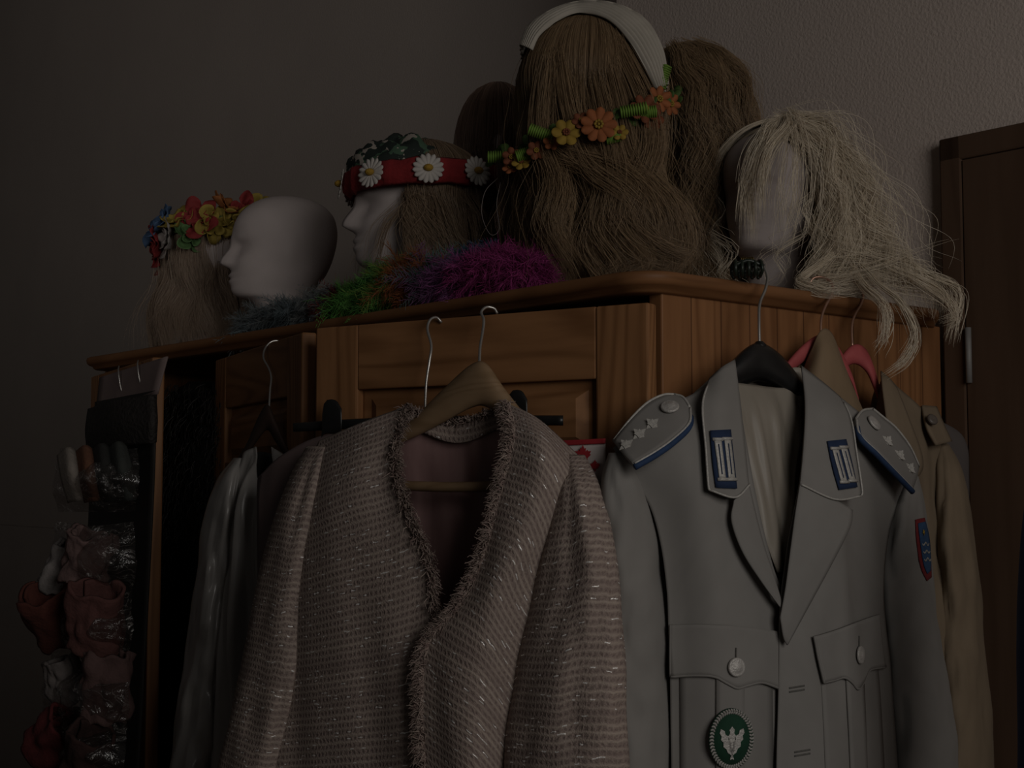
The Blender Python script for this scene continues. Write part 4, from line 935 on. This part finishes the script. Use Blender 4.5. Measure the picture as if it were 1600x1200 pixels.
# big wig seen from behind
YB = T(922, .17).y; top = P(922, 26, YB); RB = (.112, .104, .108); cB = Vector((top.x, YB, top.z-.110))
HON = hairmat('honey_hair', (.235, .152, .083), (.38, .26, .15)); HONC = mat('honey_cap', (.22, .145, .08))
def GP(*q): return [P(x, y, Y) for x, y, Y in q]
ex = guide_hair([GP((960, 60, 1.90), (1000, 160, 1.87), (1010, 240, 1.86), (985, 320, 1.85), (1010, 380, 1.84), (1050, 415, 1.84)),
                 GP((940, 60, 1.90), (975, 180, 1.87), (1000, 270, 1.86), (1045, 330, 1.85), (1065, 390, 1.85), (1040, 418, 1.85)),
                 GP((920, 80, 1.90), (950, 200, 1.86), (970, 280, 1.85), (960, 340, 1.84), (1000, 400, 1.83), (970, 420, 1.83)),
                 GP((880, 80, 1.90), (900, 200, 1.87), (930, 260, 1.86), (990, 300, 1.84), (1020, 350, 1.84), (1000, 400, 1.84)),
                 GP((870, 230, 1.87), (920, 262, 1.86), (980, 285, 1.85), (1020, 310, 1.84), (1035, 350, 1.84), (1010, 400, 1.84)),
                 GP((890, 240, 1.86), (950, 262, 1.85), (1000, 300, 1.84), (990, 350, 1.835), (1025, 390, 1.83), (1062, 400, 1.835)),
                 GP((860, 100, 1.90), (850, 220, 1.89), (880, 300, 1.87), (870, 360, 1.86), (890, 420, 1.85)),
                 GP((900, 80, 1.90), (900, 220, 1.87), (940, 300, 1.86), (930, 360, 1.85), (950, 410, 1.84), (935, 425, 1.84))], 750, .013, .007, 1.4, seed=31)
w = make_wig('large honey blond wig seen from behind with cream pleated headband', cB, (.05, 1), RB, 14000, ZT+.025, HON, HONC, extra=ex, flare=-.04, wave=.014, freq=1.5, gap=.5, zr=.04, seed=13, th1=105, ncl=22, clm=.38, K=22)
place_head(Vector((cB.x, cB.y, cB.z-.215*S)), (.05, 1), S, parent=w, neck=(cB.z-.215*S-ZT)/1.0/S)
# wavy wig on the right behind
pW = T(1106, .43); topW = P(1082, 70, pW.y); cW = Vector((topW.x, pW.y, topW.z-.10))
WAV = hairmat('wavy_hair', (.21, .137, .074), (.36, .245, .14)); WAVC = mat('wavy_cap', (.20, .13, .07))
exW = guide_hair([GP((1060, 80, 2.07), (1110, 130, 2.05), (1130, 220, 2.05), (1140, 300, 2.05), (1150, 400, 2.04)),
                  GP((1050, 80, 2.07), (1080, 150, 2.03), (1095, 240, 2.02), (1090, 320, 2.02), (1105, 410, 2.01)),
                  GP((1080, 75, 2.10), (1140, 120, 2.09), (1160, 220, 2.09), (1172, 310, 2.08), (1180, 400, 2.07))], 700, .017, .011, 4, K=36, seed=44, coh=.3)
w = make_wig('long crimped brown blond wig right behind the honey wig', cW, (.25, .97), (.108, .094, .098), 8000, ZT+.03, WAV, WAVC, extra=exW, flare=.20, wave=.011, freq=5, gap=.4, K=36, zr=.03, seed=14, ncl=30, ts=.35, clm=.3, crimp=True)
place_head(Vector((cW.x, cW.y, cW.z-.215*S)), (.25, .97), S, parent=w, neck=(cW.z-.215*S-ZT)/S)
# brown wig on the left behind
pK = T(788, .27); topK = P(778, 132, pK.y); cK = Vector((topK.x, pK.y, topK.z-.092))
DRK = hairmat('brown_hair', (.19, .12, .088), (.34, .225, .17)); DRKC = mat('brown_cap', (.18, .115, .084))
ex = guide_hair([GP((800, 200, 2.06), (800, 280, 2.04), (820, 350, 2.02), (830, 420, 2.0)), GP((820, 240, 2.04), (840, 300, 2.0), (850, 370, 1.98), (862, 425, 1.97)), GP((795, 220, 2.06), (795, 300, 2.04), (792, 350, 2.03), (805, 400, 2.02))], 500, .011, .006, 1.2, seed=33)
w = make_wig('brown wig in shadow left of the honey wig', cK, (-.3, .9), (.076, .066, .092), 7000, ZT+.06, DRK, DRKC, extra=ex, flare=-.14, wave=.008, freq=1.5, gap=.6, zr=.02, seed=15, topw=.8)
place_head(Vector((cK.x, cK.y, cK.z-.215*S)), (-.3, .9), S*.80, parent=w, neck=.06)
# platinum wig with face
pF = T(1212, .40); fF = (-.60, -.80); place_head(pF, fF, S, 'white foam head with face turned half left under the platinum wig')
cF = pF+Vector((.014, .008, .197))
PLA = hairmat('platinum_hair', (.80, .69, .53), (.95, .85, .69), rough=.3, spec=.6, tl=.2); PLAC = mat('platinum_cap', (.55, .47, .36))
ex = guide_hair([GP((1235, 184, 1.96), (1280, 225, 1.93), (1305, 300, 1.92), (1312, 370, 1.91), (1335, 430, 1.87), (1380, 460, 1.83)),
                 GP((1230, 184, 1.97), (1295, 218, 1.95), (1335, 290, 1.94), (1345, 370, 1.92), (1400, 430, 1.89), (1480, 470, 1.90)),
                 GP((1230, 188, 1.97), (1305, 236, 1.96), (1362, 330, 1.95), (1374, 400, 1.93), (1430, 440, 1.90), (1485, 490, 1.90)),
                 GP((1255, 195, 1.97), (1296, 270, 1.94), (1298, 350, 1.92), (1280, 405, 1.89), (1295, 440, 1.85), (1350, 440, 1.82))], 190, .013, .019, 3, seed=35, coh=.35)
lk = guide_hair([GP((1330, 400, 1.88), (1370, 440, 1.83), (1410, 470, 1.80), (1425, 520, 1.80), (1415, 560, 1.80), (1385, 585, 1.80)),
                 GP((1320, 400, 1.88), (1350, 445, 1.83), (1375, 480, 1.80), (1385, 520, 1.80), (1370, 545, 1.80)),
                 GP((1380, 410, 1.90), (1440, 440, 1.88), (1480, 460, 1.90), (1490, 490, 1.90), (1470, 500, 1.89)),
                 GP((1410, 400, 1.91), (1450, 430, 1.90), (1492, 455, 1.92), (1494, 500, 1.92), (1478, 540, 1.92)),
                 GP((1300, 400, 1.86), (1270, 420, 1.84), (1250, 440, 1.82), (1280, 455, 1.80), (1330, 450, 1.80))], 60, .0052, .006, 1.5, seed=36)
fly = guide_hair([GP((1240, 190, 1.96), (1310, 190, 1.93), (1360, 250, 1.93), (1380, 330, 1.92), (1420, 360, 1.92)), GP((1260, 210, 1.95), (1340, 260, 1.93), (1400, 350, 1.92), (1460, 430, 1.92)), GP((1280, 230, 1.95), (1330, 330, 1.9), (1320, 420, 1.87), (1440, 400, 1.9))], 45, .020, .018, 2, seed=37, coh=1.0)
veil = guide_hair([GP((1215, 186, 1.95), (1182, 230, 1.92), (1166, 300, 1.91), (1170, 380, 1.90)), GP((1222, 184, 1.94), (1198, 204, 1.90), (1180, 240, 1.895), (1168, 300, 1.90)), GP((1225, 184, 1.93), (1222, 200, 1.895), (1200, 230, 1.88), (1185, 280, 1.885), (1180, 340, 1.885))], 110, .008, .006, 1, seed=38, coh=.5)
wisp = guide_hair([GP((1230, 186, 1.92), (1226, 230, 1.875), (1212, 300, 1.86), (1222, 380, 1.86)), GP((1240, 186, 1.92), (1252, 240, 1.88), (1248, 320, 1.865), (1240, 400, 1.865))], 34, .014, .006, 1, seed=39, coh=.8)
make_wig('long platinum blond wig spilling over the right wardrobe edge', cF, fF, (.104, .092, .086), 3200, ZT+.01, PLA, PLAC, extra=np.concatenate([ex, lk, fly, veil, wisp]), rad=.0003, capgap=1.45, flare=.24, wave=.015, freq=2.6, gap=1.14, K=30, zr=.02, seed=16, clm=.4, fly=.08, jit=.006)

# ------------------------------------------------------------------ head ornaments
def flower(mb, c, n, r, np_=5, ruffle=.25, depth=.3, rot=0):
    e1, e2, nn = frame(n); c = Vector(c); G = []
    for i in range(6):
        q = i/5
        row = []
        for j in range(np_*10):
            t = 2*pi*j/(np_*10)+rot; pr_ = .55+.45*abs(cos(np_*(t-rot)/2))**.6
            rr = r*q*(1-(1-pr_)*q); hh = r*(depth*q*q+ruffle*q*(sin(np_*t+i)*.5+.6*noise.noise((cos(t)*3+c[0]*90, sin(t)*3+c[2]*90, q*2))))
            row.append(tuple(c+e1*rr*cos(t)+e2*rr*sin(t)+nn*hh))
        G.append(row)
    mb.grid(np.array(G), wrap=True)
def petals(mb, c, n, r, k, w=.2, lift=.12, rot=0):
    e1, e2, nn = frame(n); c = Vector(c)
    for i in range(k):
        t = 2*pi*i/k+rot; u = e1*cos(t)+e2*sin(t); v = -e1*sin(t)+e2*cos(t); G = []
        for q, ww in ((.12, .35), (.4, .85), (.7, 1), (.9, .75), (1, .2)):
            G.append([tuple(c+u*r*q+v*(r*w*ww*s)+nn*r*(lift*q-.04*abs(s)+.1*(1-q))) for s in (-1, 0, 1)])
        mb.grid(np.array(G))
WHITEP = mat('white_petal', (.52, .485, .45), (.45, .42, .39), scale=40); YEL = mat('yellow_centre', (.42, .25, .03), (.33, .19, .02), scale=200, bump=.5)
def ring(c, fdir, rx, ry, tilt, az, dz=0):
    a = math.atan2(fdir[1], fdir[0]); x = rx*cos(az); y = ry*sin(az); z = -tilt*x+dz
    p = Vector((c[0]+x*cos(a)-y*sin(a), c[1]+x*sin(a)+y*cos(a), c[2]+z))
    nx, ny = cos(az)/rx, sin(az)/ry; n = Vector((nx*cos(a)-ny*sin(a), nx*sin(a)+ny*cos(a), 0)).normalized()
    return p, n
# daisy crown
cc = cD+Vector((.004, 0, .016))
dc = thing('daisy_crown', cc, 'red cloth crown with white daisies around the head', 'flower crown')
G = []
for k in range(60):
    az = 2*pi*k/60; row = []
    for a_, b_ in ((.0, -.021), (.008, -.017), (.010, 0), (.008, .017), (0, .021), (-.006, 0)):
        p, n = ring(cc, fD, .120, .106, .03, az, b_); row.append(tuple(p+n*(a_+.004*sin(k*2.1)+.005*noise.noise((k*.6, b_*60, 3)))+Vector((0, 0, .003*noise.noise((k*.5, 4, b_*40))))))
    G.append(row)
G.append(G[0])
mb = MB(); mb.grid(np.array(G), wrap=True); mb.build('band', fm('red_band', (.24, .018, .02)), dc)
for az in (.80, 1.50, 2.10, 2.85, 3.6, 4.3, 5.0, 5.7, 6.3):
    p, n = ring(cc, fD, .133, .119, .03, az); n = (n+Vector((0, 0, .15))).normalized()
    mb = MB(); petals(mb, p, n, .024, 15, .19, .12, random.random()); o = mb.build('daisy', WHITEP, dc, solid=.0008)
    mb = MB(); mb.ell(p+n*.005, (.0075, .0075, .0055), 12, 8); mb.build('daisy_centre', YEL, o)
# floral cap above
ch = cD+Vector((-.030, 0, .034))
mb = MB(); G = []
for i in range(18):
    th = radians(4+92*i/17)
    G.append([tuple(ch+Vector((.088*sin(th)*cos(2*pi*j/48)*(1+.08*noise.noise((i*.3, j*.4, 1))), .088*sin(th)*sin(2*pi*j/48), .050*cos(th)+.018*noise.noise((i*.25, j*.35, 3))))) for j in range(48)])
mb.grid(np.array(G), wrap=True, caps=False)
tag(mb.build('floral_cap', florals('floral_cloth', (.010, .018, .014), (.34, .30, .26), (.05, .10, .06), 55), solid=.006), 'dark floral cloth cap above the red daisy crown', 'cap')
# flower garland on the left wig
cc = cL+Vector((.018, 0, .036))
dc = thing('flower_garland', cc, 'bright silk flower garland on the far left wig', 'garland')
pal = [(.33, .04, .04), (.10, .18, .33), (.45, .34, .07), (.40, .365, .34), (.13, .25, .09), (.43, .16, .05)]
def petalmat(name, c):
    m = mat(name, c, rough=.8, scale=80); nt = m.node_tree; b = nt.nodes['Principled BSDF']
    translucent_mix(nt, b, b.inputs['Base Color'].links[0].from_socket, .25); return m
pm = [petalmat('silk_petal_%s' % nm_, c) for nm_, c in zip(('red', 'blue', 'yellow', 'white', 'green', 'orange'), pal)]
def gpos(az):
    p, n = ring(cc, (0, -1), .104, .104, .02, az, .006*sin(az*5)); p += Vector((0, 0, .22*(p.x-cc.x))); return p, n
seq = [0, 0, 1, 0, 1, 3, 2, 4, 0, 2, 5, 2, 0, 1, 2, 0]
for k in range(28):
    az = 2*pi*k/28-pi/2-.25; p, n = gpos(az); p = p+Vector((0, 0, .012*(-1)**k+random.gauss(0, .004)))
    nn = (n+Vector((random.gauss(0, .35), random.gauss(0, .35), random.gauss(.15+.3*(-1)**k, .25)))).normalized()
    mb = MB(); flower(mb, p, nn, .041*random.uniform(.9, 1.12), 5, .26, .28, random.random()); flower(mb, p+nn*.004, nn, .025, 5, .25, .45, random.random())
    mb.build('silk_flower', pm[seq[k] if k < 16 else random.choice((0, 0, 1, 2, 4, 5))], dc, solid=.0005)
mb = MB(); mb.tube([gpos(2*pi*k/40)[0] for k in range(41)], .004, 6); mb.build('cord', pm[4], dc)
# pleated cream headband on the big wig
hb = MB(); G = []
outer = [(822, 76), (834, 46), (860, 22), (905, 6), (955, 10), (1000, 36), (1026, 80), (1034, 132)]
inner = [(834, 80), (847, 57), (870, 37), (906, 23), (946, 33), (978, 62), (1003, 103), (1020, 139)]
oo, ii = crs([(x, y, 0) for x, y in outer], 90), crs([(x, y, 0) for x, y in inner], 90)
RH = tuple(x*1.07 for x in RB)
for k in range(90):
    row = []
    for j in range(97):
        q = j/96; u = min(1, q/.65)
        x = ii[k][0]+(oo[k][0]-ii[k][0])*u; y = ii[k][1]+(oo[k][1]-ii[k][1])*u
        p = on_ell(x, y, cB, RH); nn = (p-cB).normalized()
        p = p+nn*(.002+.0062*abs(sin(q*pi*11+.25*sin(k*.15)))+.004*sin(pi*min(1, q)))
        if q > .65: p = p+Vector((0, .05*(q-.65)/.35, -.006*(q-.65)/.35))
        row.append(tuple(p))
    G.append(row)
hb.grid(np.array(G)); tag(hb.build('headband', mat('cream_pleated_cloth', (.42, .385, .33), (.36, .33, .28), scale=40, rough=.9), solid=.001), 'cream pleated headband arching over the honey blond wig', 'headband')
# flower wreath on the big wig
path = crs(GP((764, 246, 1.985), (800, 243, 1.93), (850, 224, 1.895), (890, 206, 1.865), (935, 194, 1.855), (985, 183, 1.862), (1025, 166, 1.89), (1052, 158, 1.95), (1045, 150, 2.06), (990, 150, 2.14), (900, 170, 2.15), (810, 215, 2.10), (770, 240, 2.03), (764, 246, 1.985)), 160)
dc = thing('flower_wreath', P(910, 205, 1.95), 'wreath of orange and yellow flowers around the honey blond wig', 'wreath')
GRN = mat('green_leaf', (.06, .11, .02), (.04, .08, .015), scale=60); LIME = mat('lime_fringe', (.15, .27, .035), (.12, .22, .03), scale=60)
ORA = petalmat('orange_petal', (.42, .14, .05)); YLW = petalmat('yellow_petal', (.43, .28, .045)); RST = petalmat('rust_petal', (.25, .08, .036))
mb = MB(); mb.tube(path, .003, 6); mb.build('vine', GRN, dc)
toc = Vector((0, -1, .15))
for x, y, Y, r, m, k, sx in ((935, 197, 1.828, .025, ORA, 9, 0), (884, 209, 1.833, .020, YLW, 6, .1), (815, 254, 1.89, .014, YLW, 6, -.2), (798, 262, 1.905, .012, ORA, 6, -.3), (838, 236, 1.87, .014, RST, 6, 0), (1006, 172, 1.848, .021, RST, 7, .2), (1028, 156, 1.87, .019, ORA, 7, .4), (1046, 163, 1.90, .017, ORA, 7, .6), (968, 208, 1.832, .012, YLW, 6, 0), (1018, 186, 1.858, .017, RST, 6, .3), (862, 222, 1.855, .012, ORA, 6, 0), (908, 190, 1.835, .013, RST, 6, 0), (800, 246, 1.90, .014, RST, 6, -.2)):
    c = P(x, y, Y); nn = (toc+Vector((sx, 0, random.uniform(-.2, .3)))).normalized()
    mb = MB(); petals(mb, c, nn, r, k, .28 if k > 6 else .36, .25, random.random()); o = mb.build('flower', m, dc, solid=.0008)
    mb = MB()
    for q in range(9):
        a = 2*pi*q/8; e1, e2, n_ = frame(nn); rr = .16*r*(q < 8)
        mb.ell(c+e1*rr*cos(a)*1.2+e2*rr*sin(a)*1.2+n_*r*.32, (r*.09,)*3, 6, 5)
    mb.build('stamens', YLW if m is not YLW else RST, o)
for x, y, Y, ln, rz in ((782, 245, 1.93, .034, .0), (845, 208, 1.857, .032, -.35), (990, 172, 1.838, .034, .15), (1008, 176, 1.845, .028, .1), (822, 240, 1.885, .026, .3), (958, 214, 1.835, .018, .2), (1036, 120, 1.91, .03, 1.3)):
    c = P(x, y, Y); mb = MB()
    ax = Vector((cos(rz), -.1, sin(rz))); up = Vector((-sin(rz), 0, cos(rz)))
    for q in range(11):
        t = -.5+q/10; p = c+ax*(ln*t)
        mb.tube([p-up*.008, p+Vector((0, -.005, 0)), p+up*.008], [.0012, .0016, .0012], 6)
    mb.build('fringe_sprig', LIME, dc)
for k in range(26):
    p = Vector(path[4+k*5 % 150]); nn = Vector((random.gauss(0, .5), -1, random.gauss(.2, .5))).normalized(); mb = MB(); petals(mb, p+Vector((0, -.004, 0)), nn, .02, 2, .32, .2, random.random()*3); mb.build('leaf', GRN, dc, solid=.0006)
# white ribbon loop left of the big wig
mb = MB(); rb = crs(GP((778, 278, 1.955), (758, 300, 1.95), (753, 335, 1.945), (766, 366, 1.94), (780, 358, 1.945), (776, 320, 1.95), (782, 285, 1.958)), 50)
mb.grid(np.array([[tuple(Vector(q)+Vector((.0, s*.006, s*.001))) for s in (-1, -.3, .3, 1)] for q in rb])); tag(mb.build('ribbon', mat('sheer_ribbon', (.20, .17, .16), (.16, .14, .13), scale=30), solid=.0006), 'sheer white ribbon loop hanging left of the honey blond wig', 'ribbon')

# ------------------------------------------------------------------ feather boas
def boa(label, pts, rad, colors, n, group=None):
    path = crs(pts, 200); o = thing('feather_boa', path[100], label, 'feather boa', group)
    mb = MB(); mb.tube(path[::4], .005, 6); mb.build('cord', mat('boa_cord', (.05, .04, .05)), o)
    out = []; cols = []
    for k in range(n//44):
        q = random.random(); i = int(q*199); base = Vector(path[i]); dirn = Vector((random.gauss(0, 1), random.gauss(0, 1), random.gauss(.2, .75))).normalized()
        c = np.array(colors[min(len(colors)-1, max(0, int(q*len(colors)+random.gauss(0, .4))))])*random.uniform(.75, 1.2)
        L_ = rad*random.uniform(.5, 1.15); bend = Vector((random.gauss(0, .7), random.gauss(0, .7), random.gauss(-.6, .4)))
        side = dirn.cross(Vector((random.gauss(0, 1), random.gauss(0, 1), random.gauss(0, 1)))).normalized()
        # one plume: a curved quill with soft barbs to both sides
        for m in range(44):
            t0 = m/43; s = base+(dirn+bend*t0*t0*.6)*(L_*t0); tg = (dirn+bend*t0*1.2).normalized()
            sg = 1 if m % 2 else -1; wd = rad*.42*(.25+sin(pi*min(1, t0*.9+.08)))
            dd = (side*sg*.8+tg*.6+Vector((random.gauss(0, .25), random.gauss(0, .25), random.gauss(0, .25)))).normalized(); l = wd*random.uniform(.55, 1.15)
            cv = tg*.35+Vector((random.gauss(0, .3), random.gauss(0, .3), random.gauss(-.15, .3)))
            out.append([tuple(s+dd*(l*u)+cv*(l*u*u*.6)) for u in (0, .35, .7, 1)]); cols.append(c*random.uniform(.92, 1.06))
    strand_mesh('feathers', np.array(out), np.array([.00042, .00042, .00032, .0001]), colmat('feather_colours'), o, col=np.array(cols))
M_ = (.46, .07, .26)
boa('multicoloured feather boa, green through orange and purple to magenta', [T(515, .015, .022), T(556, .005, .026), T(590, .005, .040), T(625, .01, .052), T(660, .02, .056), T(695, .015, .036), T(730, .015, .036), T(765, .02, .042), T(800, .03, .038), T(832, .03, .036)], .047,
    [(.26, .04, .04), (.17, .40, .10), (.15, .42, .09), (.16, .40, .11), (.28, .40, .09), (.48, .19, .07), (.44, .15, .07), (.18, .30, .28), (.30, .15, .30), (.34, .12, .31), (.42, .09, .29), M_, M_, M_, (.42, .065, .25)], 50000)
boa('small teal blue feather tuft between the daisy crown and the magenta boa', [T(705, .06, .072), T(728, .05, .078), T(750, .05, .080), T(770, .05, .070)], .026, [(.11, .22, .30), (.13, .20, .33)], 3800)
boa('grey blue feather boa around the base of the bare white head', [T(385, .005, .016), T(410, .01, .022), T(440, .015, .028), T(475, .012, .028), T(510, .012, .03), T(530, .015, .036)], .042, [(.26, .29, .30), (.21, .26, .28), (.27, .29, .29)], 18000)

# claw clip at the corner of the top
c = T(1170, .12); cc = thing('hair_clip', c, 'small dark claw hair clip beside the uniform hanger hook', 'hair clip')
for s in (-1, 1):
    mb = MB()
    for k in range(5):
        x = -.015+k*.0075
        q = [c+Vector((x, s*.002, .022)), c+Vector((x*1.05, s*.012, .019)), c+Vector((x*1.1, s*.015, .009)), c+Vector((x, s*.006, .002))]
        mb.tube(crs(q, 10), .0024, 6)
    mb.tube(crs([c+Vector((-.019, s*.010, .014)), c+Vector((0, s*.011, .021)), c+Vector((.019, s*.010, .014))], 8), .0028, 6)
    mb.build('claw', mat('dark_green_claw', (.02, .028, .02), rough=.35), cc)
mb = MB(); mb.tube([c+Vector((-.008+.016*t/40, .003*cos(t*1.2), .024+.003*sin(t*1.2))) for t in range(41)], .0009, 5); mb.build('spring', mat('brass_spring', (.2, .14, .05), metal=.8, rough=.35), cc)

# ------------------------------------------------------------------ light
w = bpy.data.worlds.new('world'); SC.world = w; w.use_nodes = True
w.node_tree.nodes['Background'].inputs[0].default_value = (1, .92, .86, 1); w.node_tree.nodes['Background'].inputs[1].default_value = .014
def area(name, loc, target, size, power, color, spread=180):
    l = bpy.data.lights.new(name, 'AREA'); l.shape = 'RECTANGLE'; l.size = size[0]; l.size_y = size[1]; l.energy = power; l.color = color; l.spread = radians(spread)
    o = bpy.data.objects.new(name, l); COL.objects.link(o); o.location = loc
    o.rotation_euler = (Vector(target)-Vector(loc)).to_track_quat('-Z', 'Y').to_euler(); return o
area('window_light', (1.22, -.85, 2.25), (.15, 1.8, 1.6), (1.1, 1.25), 16.5, (1, .95, .895))
area('added_wall_fill', (-1.3, -.2, 2.2), P(40, -80, 4.4), (.7, .7), 2.0, (1, .93, .87), 65)  # added fill lamp without a fixture, brightens the upper left wall
